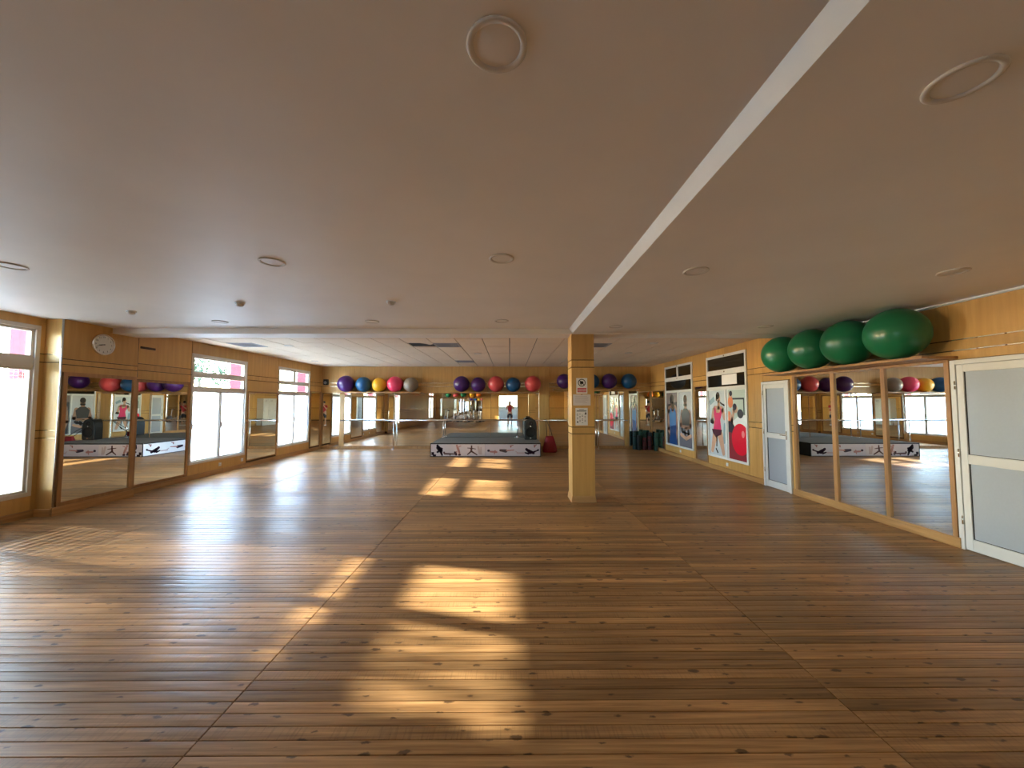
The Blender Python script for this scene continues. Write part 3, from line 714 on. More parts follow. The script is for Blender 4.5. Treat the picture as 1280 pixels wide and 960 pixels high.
printed('poster', rplace(8.70, 0.35), 0.67, 1.55, (0.46, 0.54, 0.51), [
    ('printed_floor', (0.26, 0.035, 0.05), [[(0, 0), (.67, 0), (.67, .5), (0, .62)]]),
    ('printed_frame', (0.06, 0.07, 0.08), [[(.14, 1.33), (.60, 1.33), (.60, 1.37), (.14, 1.37)], [(.57, 1.0), (.61, 1.0), (.61, 1.37), (.57, 1.37)]]),
    ('printed_orange_ball', (0.75, 0.22, 0.10), [disc((.10, 1.28), .14, 22, .7), capsule((.03, 1.0), (.06, .75), .07, .07)]),
    ('printed_skin', SK, [disc((.28, 1.12), .09, 18), capsule((.22, 1.1), (.13, .82), .05, .045), capsule((.10, .95), (.22, .70), .05, .05), disc((.10, 1.44), .07)]),
    ('printed_shirt', (0.78, 0.82, 0.84), [[(.18, .85), (.36, .95), (.67, 1.0), (.67, .55), (.52, .62), (.26, .66)]]),
    ('printed_dark', (0.03, 0.03, 0.05), [disc((.26, 1.17), .075), disc((.46, 1.02), .10, 18, 1.1), capsule((.04, .72), (.15, .68), .13, .1), disc((.12, 1.47), .06)]),
    ('printed_red_ball', (0.72, 0.012, 0.04), [disc((.44, .46), .345, 36, .92)]),
    ('printed_highlight', (0.85, 0.22, 0.26), [disc((.54, .58), .075, 20, .7)]),
], 'poster of a woman leaning back on a big red ball', 'poster')

# ------------------------------------------------------------------ doors on the right wall
def leaf_door(n, y0, y1, top, hinge_near, label):
    root = struct(MB().box(wR.P(y0, 0.0, -0.02), wR.P(y1, top, 0.012)).build(f'door_{n}', M['white']), label)
    t = 0.05
    for q in ((y0, y0 + t, 0.0, top), (y1 - t, y1, 0.0, top), (y0 + t, y1 - t, top - t, top)):
        wR.one('door_frame', M['white'], root, *q, 0.012, 0.05, 0.003)
    a, b = y0 + t + .004, y1 - t - .004; u = 0.065
    for q in ((a, a + u, .012, top - t - .004), (b - u, b, .012, top - t - .004), (a + u, b - u, .012, .012 + .12), (a + u, b - u, .94, 1.04), (a + u, b - u, top - t - .004 - .08, top - t - .004)):
        wR.one('door_rail', M['white'], root, *q, 0.012, 0.042, 0.003)
    for q in ((.132, .94), (1.04, top - t - .084)):
        wR.one('door_panel', M['door_panel'], root, a + u, b - u, *q, 0.012, 0.024)
        wR.one('panel_gasket', M['black'], root, b - u - .006, b - u, *q, 0.024, 0.030)
        wR.one('panel_gasket', M['black'], root, a + u + .006, b - u - .006, q[0], q[0] + .005, 0.024, 0.028)
    hy, oy = (b + .006, a + .03) if hinge_near else (a - .006, b - .03)
    for z in (0.32, 1.05, 1.80): MB().tube([wR.P(hy, z - .045, .054), wR.P(hy, z + .045, .054)], 0.009, 10).build('hinge', M['alu'], root)
    hd = wR.one('handle_plate', M['alu'], root, oy - .015, oy + .015, .94, 1.10, .042, .048)
    MB().tube([wR.P(oy, 1.02, .048), wR.P(oy, 1.02, .09), wR.P(oy + (.1 if hinge_near else -.1), 1.02, .09)], 0.009, 8).build('lever', M['alu'], hd)
    return root
leaf_door(1, 6.765, 7.495, 2.015, True, 'narrow white door with two pale panels beside the framed mirror')
leaf_door(2, 3.33, 4.258, 2.08, True, 'wide white door with two pale blue panels')
dr = struct(wRear.one('door_3', M['veneer'], None, 0.87, 1.73, 0, 2.08, 0, 0.04), 'brown wooden door in the rear wall')
MB().tube([wRear.P(.95, 1.0, .04), wRear.P(.95, 1.0, .09), wRear.P(1.06, 1.0, .09)], .01, 8).build('door_handle', M['alu'], dr)

# ------------------------------------------------------------------ stage
st = empty('stage_platform', (-0.72, 12.45, 0)); stl = st.location
def sb(name, m, a, b, bev=0): return MB().box(Vector(a) - stl, Vector(b) - stl).build(name, m, st, bev)
SX0, SX1, SY0, SY1, SZ = -2.37, 0.93, 11.47, 13.40, 0.40
sb('platform_body', M['black'], (SX0 + .01, SY0 + .01, 0), (SX1 - .01, SY1, SZ - .01))
sb('carpet', M['carpet'], (SX0, SY0, SZ - .01), (-0.76, SY1, SZ + .006), 0.002); sb('carpet', M['carpet'], (-0.757, SY0, SZ - .01), (SX1, SY1, SZ + .006), 0.002)
for a, b in (((SX0 - .004, SY0 - .004, SZ - .025), (SX1 + .004, SY0 + .012, SZ + .003)), ((SX0 - .004, SY0, SZ - .025), (SX0 + .012, SY1, SZ + .003)), ((SX1 - .012, SY0, SZ - .025), (SX1 + .004, SY1, SZ + .003)), ((SX0 - .004, SY0 - .004, 0), (SX0 + .014, SY0 + .014, SZ - .025)), ((SX1 - .014, SY0 - .004, 0), (SX1 + .004, SY0 + .014, SZ - .025))):
    sb('edge_trim', M['black'], a, b)
def fig(*caps): return [capsule(*c) for c in caps]
SF = lambda x0: (lambda u, v, d: (x0 + u - stl.x, SY0 + 0.008 - d, 0.02 + v))
H_ = 0.35; W_ = 1.62
left_fig = [
    ('printed_figure', (0.03, 0.018, 0.03), fig(((.20, .30), (.20, .31), .035, .035), ((.22, .25), (.30, .16), .06, .06), ((.30, .18), (.20, .12), .035, .03), ((.24, .24), (.34, .22), .04, .025), ((.30, .13), (.34, .03), .04, .025)) + [[(.02, .03), (.10, .03), (.10, .12), (.02, .12)], [(.06, 0), (.16, 0), (.16, .05), (.06, .05)]]),
    ('printed_figure', (0.16, 0.09, 0.09), fig(((.42, .07), (.72, .06), .028, .022), ((.40, .10), (.40, .105), .03, .03), ((.56, .06), (.58, .03), .02, .02))),
    ('printed_figure', (0.50, 0.26, 0.22), fig(((.78, .30), (.78, .31), .03, .03), ((.80, .25), (.84, .14), .035, .035), ((.84, .28), (.9, .30), .015, .012), ((.76, .12), (.74, .04), .03, .02), ((.85, .12), (.87, .03), .03, .02))),
    ('printed_figure', (0.06, 0.03, 0.04), fig(((.72, .11), (.76, .05), .03, .035), ((.84, .04), (.88, .04), .025, .025))),
    ('printed_figure', (0.10, 0.045, 0.04), fig(((1.22, .29), (1.22, .295), .025, .025), ((1.22, .25), (1.21, .15), .025, .03), ((1.22, .23), (1.10, .24), .014, .01), ((1.22, .23), (1.34, .21), .014, .01), ((1.21, .14), (1.10, .05), .025, .015), ((1.22, .14), (1.38, .04), .025, .015))),
    ('printed_figure', (0.58, 0.45, 0.42), fig(((1.42, .27), (1.46, .08), .03, .03), ((1.5, .25), (1.5, .07), .02, .03))),
]
right_fig = [
    ('printed_figure', (0.05, 0.03, 0.05), fig(((.10, .16), (.11, .16), .035, .035), ((.46, .17), (.62, .15), .035, .05))),
    ('printed_figure', (0.48, 0.22, 0.20), fig(((.16, .13), (.34, .12), .025, .03), ((.30, .16), (.28, .06), .02, .015), ((.64, .16), (.86, .18), .02, .014))),
    ('printed_figure', (0.35, 0.15, 0.14), fig(((.76, .30), (.84, .32), .014, .012), ((.77, .27), (.78, .30), .02, .014), ((1.46, .31), (1.54, .33), .014, .012), ((1.48, .27), (1.5, .30), .02, .014))),
    ('printed_figure', (0.045, 0.02, 0.04), fig(((1.24, .20), (1.36, .10), .04, .045), ((1.30, .16), (1.45, .09), .045, .04), ((1.40, .10), (1.56, .16), .03, .018), ((1.58, .17), (1.59, .18), .028, .028), ((1.2, .1), (1.3, .07), .02, .03))),
    ('printed_figure', (0.55, 0.40, 0.40), fig(((.96, .09), (1.16, .09), .018, .018), ((.92, .14), (1.0, .08), .012, .012))),
]
printed('graphic_panel', SF(SX0 + .012), W_, H_, M['print_bg'], left_fig, None, None, 0.006, st)
printed('graphic_panel', SF(SX0 + .012 + W_ + .004), W_ + .03, H_, M['print_bg2'], right_fig, None, None, 0.006, st)
SL = lambda u, v, d: (SX0 + .008 - d - stl.x, SY1 - u - stl.y, 0.02 + v)
SFy = SF
side = [(nm, c, [[(x * 1.1 + .05, y) for x, y in p] for p in ps]) for nm, c, ps in right_fig]
def shift(fn): return lambda u, v, d: tuple(Vector(fn(u, v, d)) - Vector((0, stl.y, 0)))
for o in [c for c in st.children if c.name.startswith('graphic_panel')]:
    o.location = (0, -stl.y, 0)
printed('graphic_panel', SL, SY1 - SY0 - .02, H_, M['paper'], side, None, None, 0.006, st)
tag(st, 'low grey carpeted stage with exercise figures printed on its front', 'stage')

# loudspeaker on the stage
sp = empty('loudspeaker', (0.685, 12.60, SZ + .006))
prof = [(-.21, .02), (-.19, 0), (.19, 0), (.21, .02), (.215, .40), (.195, .56), (.15, .64), (.07, .675), (-.07, .675), (-.15, .64), (-.195, .56), (-.215, .40)]
MB().prism(prof, lambda u, v, d: (u * (1 - .35 * max(0, d)), d * .36 - .17, v), 0.12, 1.0).build('cabinet', M['black'], sp, 0.008)
MB().prism([(u * .9, .03 + v * .92) for u, v in prof], lambda u, v, d: (u, d, v), -.150, -.125).build('grille', mat('speaker_grille', (0.02, 0.022, 0.022), 0.5), sp, 0.006)
wf = Matrix.Translation((0, -.150, .25)) @ Matrix.Rotation(R_(90), 4, 'X')
MB().lathe([(.001, .002), (.05, .006), (.13, .001), (.15, .012), (.165, .012), (.17, 0)], 28, wf).build('woofer', M['black'], sp)
wf = Matrix.Translation((0, -.150, .53)) @ Matrix.Rotation(R_(90), 4, 'X')
MB().lathe([(.001, .001), (.04, .002), (.06, .012), (.075, 0)], 24, wf).build('horn', M['black'], sp)
MB().box((-.025, -.156, .045), (.025, -.150, .07)).build('alu_patch', M['alu'], sp)  # two small aluminium patches on the speaker front
MB().box((-.012, -.156, .42), (.012, -.150, .455)).build('alu_patch', M['alu'], sp)
MB().tube([(-.07, .02, .66), (-.06, .02, .70), (.06, .02, .70), (.07, .02, .66)], .012, 8).build('handle', M['black'], sp)
tag(sp, 'black rounded loudspeaker standing on the stage', 'loudspeaker')

# ------------------------------------------------------------------ ballet barres
def barre(x0, x1, posts, label):
    r = empty('ballet_barre', ((x0 + x1) / 2, 13.30, 0)); L = r.location
    MB().tube([(x0 - L.x, 0, 1.0), (x1 - L.x, 0, 1.0)], .021, 14).build('rail', M['chrome'], r)
    for x, zb in posts:
        p = MB().tube([(x - L.x, 0, zb + .012), (x - L.x, 0, .985)], .018, 12).build('post', M['chrome'], r)
        MB().lathe([(.001, zb + .014), (.03, zb + .014), (.055, zb + .006), (.055, zb)], 16, Matrix.Translation((x - L.x, 0, 0))).build('foot', M['chrome'], p)
    for x in (x0, x1):
        MB().tube([(x - L.x, 0, 1.0), (x - L.x, .17, 1.0)], .016, 10).build('wall_bracket', M['chrome'], r)
    return tag(r, label, 'barre')
barre(-5.90, 2.02, [(-4.03, 0.0), (-2.30, SZ + .010), (0.28, SZ + .010)], 'long chrome ballet barre in front of the back wall mirrors')
barre(2.98, 4.12, [(3.10, 0.0)], 'short chrome ballet barre past the pillar')
wf = MB().box((-2.44, 13.26, 0.0), (-2.34, 13.34, 0.95))

# red bag on the floor below the barre
bg = empty('tote_bag', (1.31, 12.50, 0))
mb = MB()
rings = [(0, .215, .10), (.05, .235, .125), (.20, .215, .115), (.38, .165, .085), (.50, .125, .05), (.53, .115, .035)]
nn = 20
vs_ = []
for k, (z, a, b) in enumerate(rings):
    for i in range(nn):
        t = 2 * math.pi * i / nn; w_ = 1 + .04 * math.sin(5 * t + k)
        cx = math.copysign(abs(math.cos(t)) ** .7, math.cos(t)); sy = math.copysign(abs(math.sin(t)) ** .7, math.sin(t))
        vs_.append((cx * a * w_, sy * b * w_, z))
fs = [(k*nn+i, k*nn+(i+1) % nn, (k+1)*nn+(i+1) % nn, (k+1)*nn+i) for k in range(len(rings)-1) for i in range(nn)] + [tuple(range(nn)), tuple(range((len(rings)-1)*nn, len(rings)*nn))]
mb.add(vs_, fs, True).build('bag_body', noisy('red_fabric', (0.27, 0.006, 0.012), 0.6, 0.2, 25, 0.2), bg)
for dx in (-.09, .09):
    MB().tube([(dx, 0, .50), (dx * .8, .25, .68), (dx * .12 - .05, .78, 1.036), (dx * .12 - .05, .81, 1.038)], .009, 8).build('strap', M['black'], bg)
tag(bg, 'red bag on the floor strapped up to the ballet barre', 'bag')

# rolled mats and step blocks in the back corner
MATC = {'green': (0.005, 0.045, 0.03), 'dark red': (0.085, 0.008, 0.011), 'black': (0.008, 0.008, 0.010), 'teal': (0.006, 0.036, 0.045)}
MM = {k: noisy('mat_' + k.replace(' ', '_'), v, 0.7, 0.15, 60, 0.2) for k, v in MATC.items()}
def rolled_mat(c, x, y, h, r, label):
    o = empty('rolled_mat', (x, y, 0))
    N_ = 64; turns = 3.5; poly = []
    inner = [(0.016 + (r - .016 - .009) * i / N_, 2 * math.pi * turns * i / N_) for i in range(N_ + 1)]
    poly = [((q + .0075) * math.cos(t), (q + .0075) * math.sin(t)) for q, t in inner] + [(q * math.cos(t), q * math.sin(t)) for q, t in reversed(inner)]
    mb = MB(); n = N_ + 1
    vs_ = [(u, v, z) for z in (0, h) for u, v in poly]
    fs = []
    for i in range(N_):
        a, b, c2, d2 = i, i + 1, 2*n - 2 - i, 2*n - 1 - i; m2 = 2*n
        fs += [(a, b, c2, d2), (a+m2, d2+m2, c2+m2, b+m2), (a, a+m2, b+m2, b), (d2, c2, c2+m2, d2+m2)]
    mb.add(vs_, fs).build('roll', MM[c], o)
    for z in (h * .25, h * .75): MB().lathe([(r + .003, z - .012), (r + .005, z), (r + .003, z + .012)], 24).build('band', M['black'], o)
    return tag(o, label, 'mat', 'rolled mats in the back corner')
for c, x, y, h, lab in (('teal', 4.36, 13.30, .60, 'teal rolled exercise mat standing beside the corner post'), ('green', 4.535, 13.27, .62, 'green rolled exercise mat beside the teal one'),
        ('green', 4.712, 13.31, .66, 'taller green rolled exercise mat in the back corner'), ('black', 4.885, 13.27, .58, 'black rolled exercise mat against the corner'),
        ('dark red', 4.80, 13.09, .46, 'short dark red rolled mat in front of the black one'), ('dark red', 4.628, 13.09, .42, 'shortest dark red rolled mat in the back corner'),
        ('black', 4.43, 13.08, .50, 'black rolled mat in front of the teal one'), ('green', 4.94, 12.86, .60, 'green rolled exercise mat standing by the poster wall mirror')):
    rolled_mat(c, x, y, h, .078, lab)

# ------------------------------------------------------------------ wall clock
ck = empty('wall_clock', (XP + .012, 6.06, 2.53))
mx = Matrix.Rotation(R_(90), 4, 'Y')
MB().lathe([(.001, 0), (.168, 0), (.172, .012), (.166, .032), (.152, .034), (.148, .022)], 48, mx).build('rim', M['alu'], ck)
MB().lathe([(.001, .018), (.150, .018)], 48, mx, False).build('dial', noisy('clock_dial', (0.74, 0.71, 0.66), 0.5, 0.02, 5, 0), ck)
def dial(ang, r):            # clockwise angle from twelve; seen from the room, right is +y
    return Vector((0.0195, r * math.sin(ang), r * math.cos(ang)))
for k in range(1, 13):
    t = bpy.data.curves.new('numeral', 'FONT'); t.body = str(k); t.size = .036; t.align_x = 'CENTER'; t.align_y = 'CENTER'; t.extrude = .0004
    o = bpy.data.objects.new('numeral', t); COL.objects.link(o)
    dg = bpy.context.evaluated_depsgraph_get(); me = bpy.data.meshes.new_from_object(o.evaluated_get(dg)); bpy.data.objects.remove(o)
    me.materials.append(M['black']); o = link('numeral', me, ck, dial(2 * math.pi * k / 12, .118)); o.rotation_euler = (R_(90), 0, R_(90))
for nm, ang, L, w_ in (('hour_hand', R_(261), .075, .007), ('minute_hand', R_(252), .112, .005)):
    d = dial(ang, 1) - Vector((.0195, 0, 0)); pv = Vector((0, d.z, -d.y))
    z_ = .0205 if nm[0] == 'h' else .022
    v = [Vector((z_, 0, 0)) - d * .02 + pv * w_, Vector((z_, 0, 0)) + d * L + pv * w_ * .4, Vector((z_, 0, 0)) + d * L - pv * w_ * .4, Vector((z_, 0, 0)) - d * .02 - pv * w_]
    MB().add(v + [q + Vector((.001, 0, 0)) for q in v], [(0,1,2,3),(4,5,6,7),(0,1,5,4),(1,2,6,5),(2,3,7,6),(3,0,4,7)]).build(nm, M['black'], ck)
MB().lathe([(.007, .022), (.007, .025), (.001, .0255)], 12, mx).build('hub', M['black'], ck)
tag(ck, 'round white wall clock with silver rim above the pier mirror', 'clock')

# ------------------------------------------------------------------ notices on the pillar
PF = lambda x0, z0: (lambda u, v, d: (x0 + u, 6.2175 - d, z0 + v))
ring = [(.09 + .062 * math.cos(2*math.pi*k/40), .178 + .062 * math.sin(2*math.pi*k/40)) for k in range(41)]
rin = [(.09 + .050 * math.cos(2*math.pi*k/40), .178 + .050 * math.sin(2*math.pi*k/40)) for k in range(41)]
ringp = [[ring[k], ring[k+1], rin[k+1], rin[k]] for k in range(40)]
printed('warning_sign', PF(1.093, 1.757), .181, .255, M['paper'], [
    ('red_band', M['redsign'], [[(.018, .022), (.163, .022), (.163, .092), (.018, .092)]]),
    ('lettering', M['paper'], [[(.028 + k * .0165, z), (.040 + k * .0165, z), (.040 + k * .0165, z + .012), (.028 + k * .0165, z + .012)] for k in range(8) for z in (.037, .064)]),
    ('ring', M['black'], ringp),
    ('pictogram', M['black'], [disc((.078, .188), .018), capsule((.075, .175), (.105, .168), .014, .012), capsule((.10, .192), (.112, .186), .012, .008), capsule((.07, .16), (.08, .15), .008, .006)]),
    ('slash', M['black'], [capsule((.05, .218), (.13, .138), .005, .005)]),
], 'prohibition sign with black ring and red band on the pillar', 'sign', .003)
printed('notice_sheet', PF(1.039, 1.563), .286, .181, (0.70, 0.66, 0.68), [
    ('text_line', (0.50, 0.46, 0.49), [[(.03, z), (.03 + w_, z), (.03 + w_, z + .006), (.03, z + .006)] for z, w_ in ((.145, .2), (.125, .22), (.105, .21), (.085, .22), (.065, .17), (.045, .20))]),
    ('tape', (0.25, 0.25, 0.28), [[(.132, .170), (.154, .170), (.154, .181), (.132, .181)]]),
], 'landscape notice sheet below the prohibition sign on the pillar', 'notice', .002)
rows = [[(x, z), (x + .022, z), (x + .022, z + .011), (x, z + .011)] for x in (.022, .062, .102, .146) for z in (.04, .06, .08, .10, .12, .14, .16, .18) if (int(x * 1000 + z * 1000)) % 3]
printed('timetable_sheet', PF(1.076, 1.238), .20, .284, M['paper'], [
    ('heading', M['greyink'], [[(.02, .225), (.18, .225), (.18, .247), (.02, .247)], [(.06, .256), (.14, .256), (.14, .266), (.06, .266)]]),
    ('table_entry', M['greyink'], rows),
    ('dark_entry', M['ink'], [[(.155, .175), (.178, .175), (.178, .212), (.155, .212)], disc((.035, .055), .012)]),
], 'portrait timetable sheet, lowest paper on the pillar', 'notice', .002)

# ------------------------------------------------------------------ ceiling fittings
def downlight(x, y, z, label, r=.105):
    o = empty('ceiling_downlight', (x, y, z))
    MB().lathe([(r - .002, 0), (r, -.006), (r - .006, -.011), (r * .80, -.009), (r * .765, -.002)], 40).build('trim_ring', ring_mat, o)
    MB().lathe([(.001, -.0055), (r * .5, -.005), (r * .77, -.0025)], 40).build('diffuser', noisy_white, o)
    return tag(o, label, 'ceiling light', 'round ceiling downlights')
noisy_white = mat('opal_diffuser', (0.76, 0.71, 0.65), 0.5); ring_mat = mat('downlight_ring', (0.60, 0.55, 0.49), 0.5)
for x, y, l in ((-.044, 1.243, 'unlit round downlight beside the ceiling step'), (-2.06, 3.25, 'unlit round downlight in the plaster ceiling, between two others in its row'), (-.068, 3.16, 'unlit round downlight in line with the one beside the ceiling step'),
        (-4.45, 3.36, 'unlit round downlight closest to the grille window'), (-4.35, 5.685, 'unlit round downlight before the beam near the clock pier'), (-.119, 5.60, 'unlit round downlight before the beam, left of the pillar'), (-2.06, 5.65, 'unlit round downlight before the beam, midway between pillar and clock')):
    downlight(x, y, ZL, l)
for x, y, l in ((1.62, 3.24, 'round downlight in the lower ceiling between ceiling step and framed mirror'), (3.88, 3.245, 'round downlight in the lower ceiling near the wide door'), (1.615, 1.288, 'large looking round downlight in the lower ceiling beside the step'),
        (1.59, 5.626, 'round downlight in the lower ceiling just before the pillar'), (3.83, 5.61, 'round downlight in the lower ceiling near the green balls')):
    downlight(x, y, ZRT, l)
for x, y, l in ((-4.98, 8.56, 'round downlight in the tiled ceiling off the frosted window'), (3.11, 8.14, 'round downlight in the tiled ceiling past the pillar'), (-6.0, 11.7, 'round downlight in the tiled ceiling by the corner window'), (3.07, 9.74, 'round downlight in the tiled ceiling toward the poster wall'), (-0.84, 9.92, 'round downlight in the tiled ceiling above the stage approach')):
    downlight(x, y, ZT, l, .10)
for x, y, l in ((-5.03, 5.03, 'white smoke detector nearest the wall clock'), (-3.29, 4.60, 'white smoke detector between the clock and the middle of the ceiling'), (-1.425, 4.52, 'white smoke detector in the middle of the plaster ceiling')):
    o = empty('smoke_detector', (x, y, ZL))
    MB().lathe([(.055, 0), (.055, -.012), (.048, -.018)], 28).build('base_plate', M['white'], o)
    MB().lathe([(.040, -.016), (.040, -.034), (.028, -.048), (.001, -.052)], 28).build('sensor_head', ring_mat, o)
    tag(o, l, 'smoke detector', 'smoke detectors')

# ------------------------------------------------------------------ small wall fittings
def socket(w, s, z, label):
    o = w.one('wall_socket', M['white'], None, s - .04, s + .04, z - .04, z + .04, .012, .022, .003)
    MB().lathe([(.024, .0), (.024, -.006), (.001, -.006)], 20, Matrix.Translation(w.P(s, z, .024)) @ Matrix.Rotation(R_(90 if w.side == 'right' else -90), 4, 'Y')).build('socket_face', M['paper'], o)
    for dz in (-.009, .009): w.one('socket_pin', M['black'], o, s - .003 + dz, s + .003 + dz, z - .003, z + .003, .029, .031)
    return tag(o, label, 'socket', 'white wall sockets')
socket(wL, 8.84, .20, 'white socket below the middle of the frosted window'); socket(wL, 9.56, .20, 'white socket beside the mirror between the frosted windows')
socket(wR, 11.2, .20, 'white socket below the man posters'); socket(wR, 8.8, .19, 'white socket below the pink vest poster')
o = empty('wall_speaker', (-6.48, 13.488, 2.34))
MB().box((-.075, -.11, -.10), (.075, 0, .10)).build('housing', M['black'], o, .01)
MB().lathe([(.001, .004), (.03, .0), (.05, .006), (.055, 0)], 20, Matrix.Translation((0, -.11, -.02)) @ Matrix.Rotation(R_(90), 4, 'X')).build('cone', M['greyink'], o)
tag(o, 'small black wall speaker in the far corner beside the purple ball', 'speaker')
o = wL.one('wall_vent', M['black'], None, 6.84, 7.13, 2.585, 2.625, .012, .02)
for k in range(3): wL.one('vent_slat', M['backing'], o, 6.845, 7.125, 2.59 + k * .012, 2.596 + k * .012, .02, .024)
tag(o, 'thin dark vent slot in the wall above the tall mirror', 'vent')
tag(MB().tube([(XR - .03, 2.2, ZRT - .02), (XR - .03, 6.15, ZRT - .02)], .014, 10).build('cable_conduit', M['white']), 'thin white conduit along the wall top above the green balls', 'conduit')


# ------------------------------------------------------------------ behind the camera: photographer and bikes, seen in the mirrors
def skin_body(name, chains, m, parent, sub=2, root_first=True):
    """chains of (x, y, z, r); vertices at equal places are shared so limbs join smoothly"""
    vs_, es, rs, idx = [], [], [], {}
    for ch in chains:
        prev = None
        for x, y, z, r in ch:
            key = (round(x, 4), round(y, 4), round(z, 4))
            if key not in idx: idx[key] = len(vs_); vs_.append((x, y, z)); rs.append(r)
            if prev is not None and prev != idx[key]: es.append((prev, idx[key]))
            prev = idx[key]
    me = bpy.data.meshes.new(name); me.from_pydata(vs_, es, []); o = link(name, me, parent)
    sk = o.modifiers.new('skin', 'SKIN'); sk.use_smooth_shade = True
    for i, sv in enumerate(me.skin_vertices[0].data): sv.radius = (rs[i], rs[i]); sv.use_root = (i == 0)
    ss = o.modifiers.new('sub', 'SUBSURF'); ss.levels = sub; ss.render_levels = sub
    me.materials.append(m); return o
pr = empty('person', (0.02, -0.42, 0))
skn = mat('skin', (0.55, 0.32, 0.22), 0.5)
def arm(s):
    sh, el, wr = (s * .19, 0, 1.40), (s * .25, .10, 1.16), (s * .075, .33, 1.50)
    ch = [[(0, 0, 1.38, .09), (*sh, .055), (*el, .042), (*wr, .028), (s * .06, .35, 1.56, .032)]]
    for k, (dx, L) in enumerate(((-.022, .055), (-.008, .065), (.008, .06), (.022, .05))):
        ch.append([(s * .06, .35, 1.56, .032), (s * (.06 + dx), .365, 1.605, .009), (s * (.06 + dx) - s * .01, .375 , 1.605 + L * .5, .008), (s * (.055 + dx) - s * .02, .372, 1.605 + L * .6, .007)])
    ch.append([(s * .06, .35, 1.56, .032), (s * .035, .36, 1.575, .01), (s * .03, .35, 1.61, .009)])
    return ch
legs = []
for s in (-1, 1): legs.append([(0, 0, .92, .12), (s * .10, 0, .86, .085), (s * .12, .02, .48, .055), (s * .13, -.01, .09, .038), (s * .14, .06, .045, .035), (s * .145, .14, .03, .025)])
skin_body('body', [[(0, 0, .92, .12), (0, 0, 1.12, .12), (0, 0, 1.38, .09), (0, .01, 1.48, .052), (0, .02, 1.56, .07), (0, .025, 1.64, .082), (0, .02, 1.71, .05)], *legs, *arm(-1), *arm(1)], skn, pr)
skin_body('shirt', [[(0, 0, .90, .135), (0, 0, 1.12, .145), (0, 0, 1.38, .12), (0, 0, 1.45, .07)], [(0, 0, 1.38, .12), (.19, 0, 1.40, .075), (.235, .07, 1.25, .062)], [(0, 0, 1.38, .12), (-.19, 0, 1.40, .075), (-.235, .07, 1.25, .062)]], mat('red_shirt', (0.42, 0.02, 0.03), 0.8), pr)
skin_body('shorts', [[(0, 0, .93, .13), (0, 0, .88, .13), (.10, 0, .82, .105), (.12, .01, .52, .085)], [(0, 0, .88, .13), (-.10, 0, .82, .105), (-.12, .01, .52, .085)]], mat('dark_shorts', (0.03, 0.03, 0.045), 0.8), pr)
hr = MB().lathe([(.001, .115), (.05, .10), (.085, .055), (.094, 0), (.088, -.05)], 20, Matrix.Translation((0, .01, 1.655))).build('hair', mat('dark_hair', (0.02, 0.014, 0.01), 0.7), pr)
fc = MB(); 
for s in (-1, 1): fc.lathe([(.001, .012), (.012, .006), (.014, 0)], 10, Matrix.Translation((s * .032, .098, 1.635)) @ Matrix.Rotation(R_(-90), 4, 'X'))
fc.build('eyes', M['black'], pr)
MB().tube([(0, .10, 1.64), (0, .118, 1.605), (0, .105, 1.598)], [.008, .014, .008], 8).build('nose', skn, pr)
MB().tube([(-.022, .092, 1.573), (0, .100, 1.571), (.022, .092, 1.573)], .006, 6).build('mouth', mat('lips', (0.4, 0.13, 0.11), 0.5), pr)
for s in (-1, 1):
    MB().lathe([(.001, -.01), (.02, -.006), (.026, 0), (.02, .006), (.001, .01)], 12, Matrix.Translation((s * .088, .02, 1.625)) @ Matrix.Rotation(R_(90), 4, 'Y')).build('ear', skn, pr)
    MB().prism([(-.045, -.08), (.045, -.08), (.05, .10), (.03, .19), (-.03, .19), (-.05, .10)], lambda u, v, d: (s * .135 + u, v, d), 0.0, .075).build('shoe', M['paper'], pr, .012)
tag(pr, 'person in a red shirt and dark shorts holding up a phone', 'person')
ph = MB().box((-.038, -.035, 1.545), (.042, -.026, 1.705)).build('phone', M['black'], None, .003)
tag(ph, 'black phone held up by the person in red', 'phone')

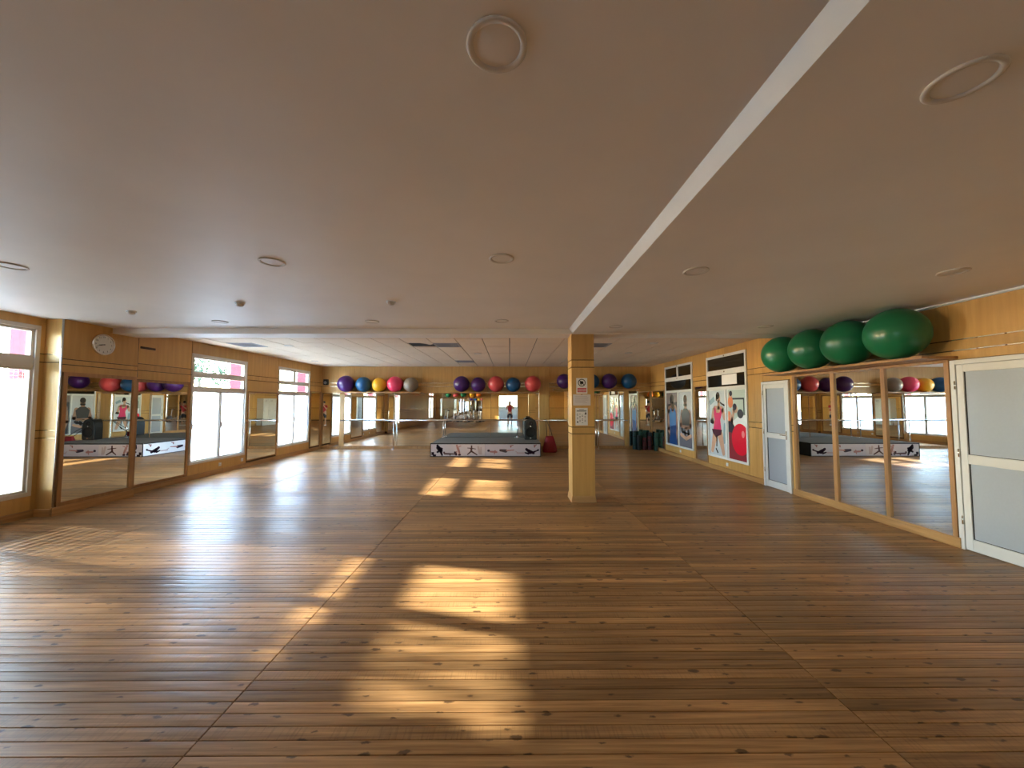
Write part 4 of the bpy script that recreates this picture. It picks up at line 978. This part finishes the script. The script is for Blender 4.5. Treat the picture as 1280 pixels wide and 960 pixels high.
def bike(x, y, rz, label):
    o = empty('exercise_bike', (x, y, 0)); o.rotation_euler = (0, 0, rz)
    wm = mat('bike_white', (0.6, 0.6, 0.6), .4) if 'bike_white' not in bpy.data.materials else bpy.data.materials['bike_white']
    for yy in (-.5, .5): MB().box((-.26, yy - .03, 0), (.26, yy + .03, .06)).build('foot_bar', M['black'], o, .01)
    MB().tube([(0, -.5, .05), (0, -.15, .30), (0, .40, .32), (0, .5, .05)], .03, 8).build('frame', wm, o)
    MB().tube([(0, -.12, .30), (0, -.28, .92)], .024, 8).build('seat_post', wm, o)
    MB().tube([(0, .33, .30), (0, .25, 1.05)], .024, 8).build('handlebar_post', wm, o)
    MB().prism([(-.02, .16), (.02, .16), (.05, .0), (.11, -.12), (-.11, -.12), (-.05, 0)], lambda u, v, d: (u, v - .28, d), .92, .98).build('saddle', M['black'], o, .01)
    MB().tube([(-.2, .42, 1.12), (-.2, .22, 1.06), (.2, .22, 1.06), (.2, .42, 1.12)], .015, 8).build('handlebar', M['black'], o)
    MB().lathe([(.001, -.02), (.22, -.02), (.23, 0), (.22, .02), (.001, .02)], 28, Matrix.Translation((0, .42, .32)) @ Matrix.Rotation(R_(90), 4, 'Y')).build('flywheel', M['greyink'], o)
    for s in (-1, 1):
        c = MB().tube([(s * .05, .02, .34), (s * .07, .02 + s * .11, .34 - s * .12)], .012, 6).build('crank', M['alu'], o)
        MB().box((s * .07, -.02 + s * .11, .33 - s * .12), (s * .16, .06 + s * .11, .35 - s * .12)).build('pedal', M['black'], c)
    return tag(o, label, 'exercise bike', 'exercise bikes by the rear mirror')
b0 = bike(-5.4, -5.9, .2, 'exercise bike nearest the windows before the rear mirror')
for k in range(1, 4):
    c = copy_tree(b0); c.location = (-5.4 + k * .95, -5.9 + .1 * (k % 2), 0)
    c['label'] = ('second exercise bike from the windows before the rear mirror', 'third exercise bike from the windows before the rear mirror', 'exercise bike nearest the glazed entrance before the rear mirror')[k - 1]

# storage along the right wall behind the camera (seen twice reflected in the mirror between the frosted windows)
def locker(y, label):
    o = empty('locker', (XR - .27, y, 0))
    MB().box((-.22, -.30, 0), (.24, .30, 1.95)).build('body', M['white'], o, .004)
    d = MB().box((-.236, -.285, .06), (-.22, .285, 1.92)).build('door', M['white'], o, .003)
    for k in range(4): MB().box((-.240, -.12, 1.72 + k * .03), (-.236, .12, 1.73 + k * .03)).build('vent_slot', M['greyink'], d)
    MB().tube([(-.25, .22, .98), (-.25, .22, 1.10)], .008, 8).build('handle', M['alu'], d)
    return tag(o, label, 'locker', 'lockers along the right wall')
for y, l in ((-1.0, 'white locker next to the padded bench'), (-1.63, 'white locker between two others'), (-2.26, 'white locker furthest from the padded bench')): locker(y, l)
o = empty('padded_bench', (XR - .32, 0.2, 0))
MB().box((-.25, -.75, .40), (.25, .75, .48)).build('seat_pad', M['black'], o, .02)
for a in (-.68, .68):
    for b in (-.2, .2): MB().tube([(b, a, 0), (b, a, .40)], .02, 8).build('leg', M['alu'], o)
tag(o, 'black padded bench against the right wall', 'bench')
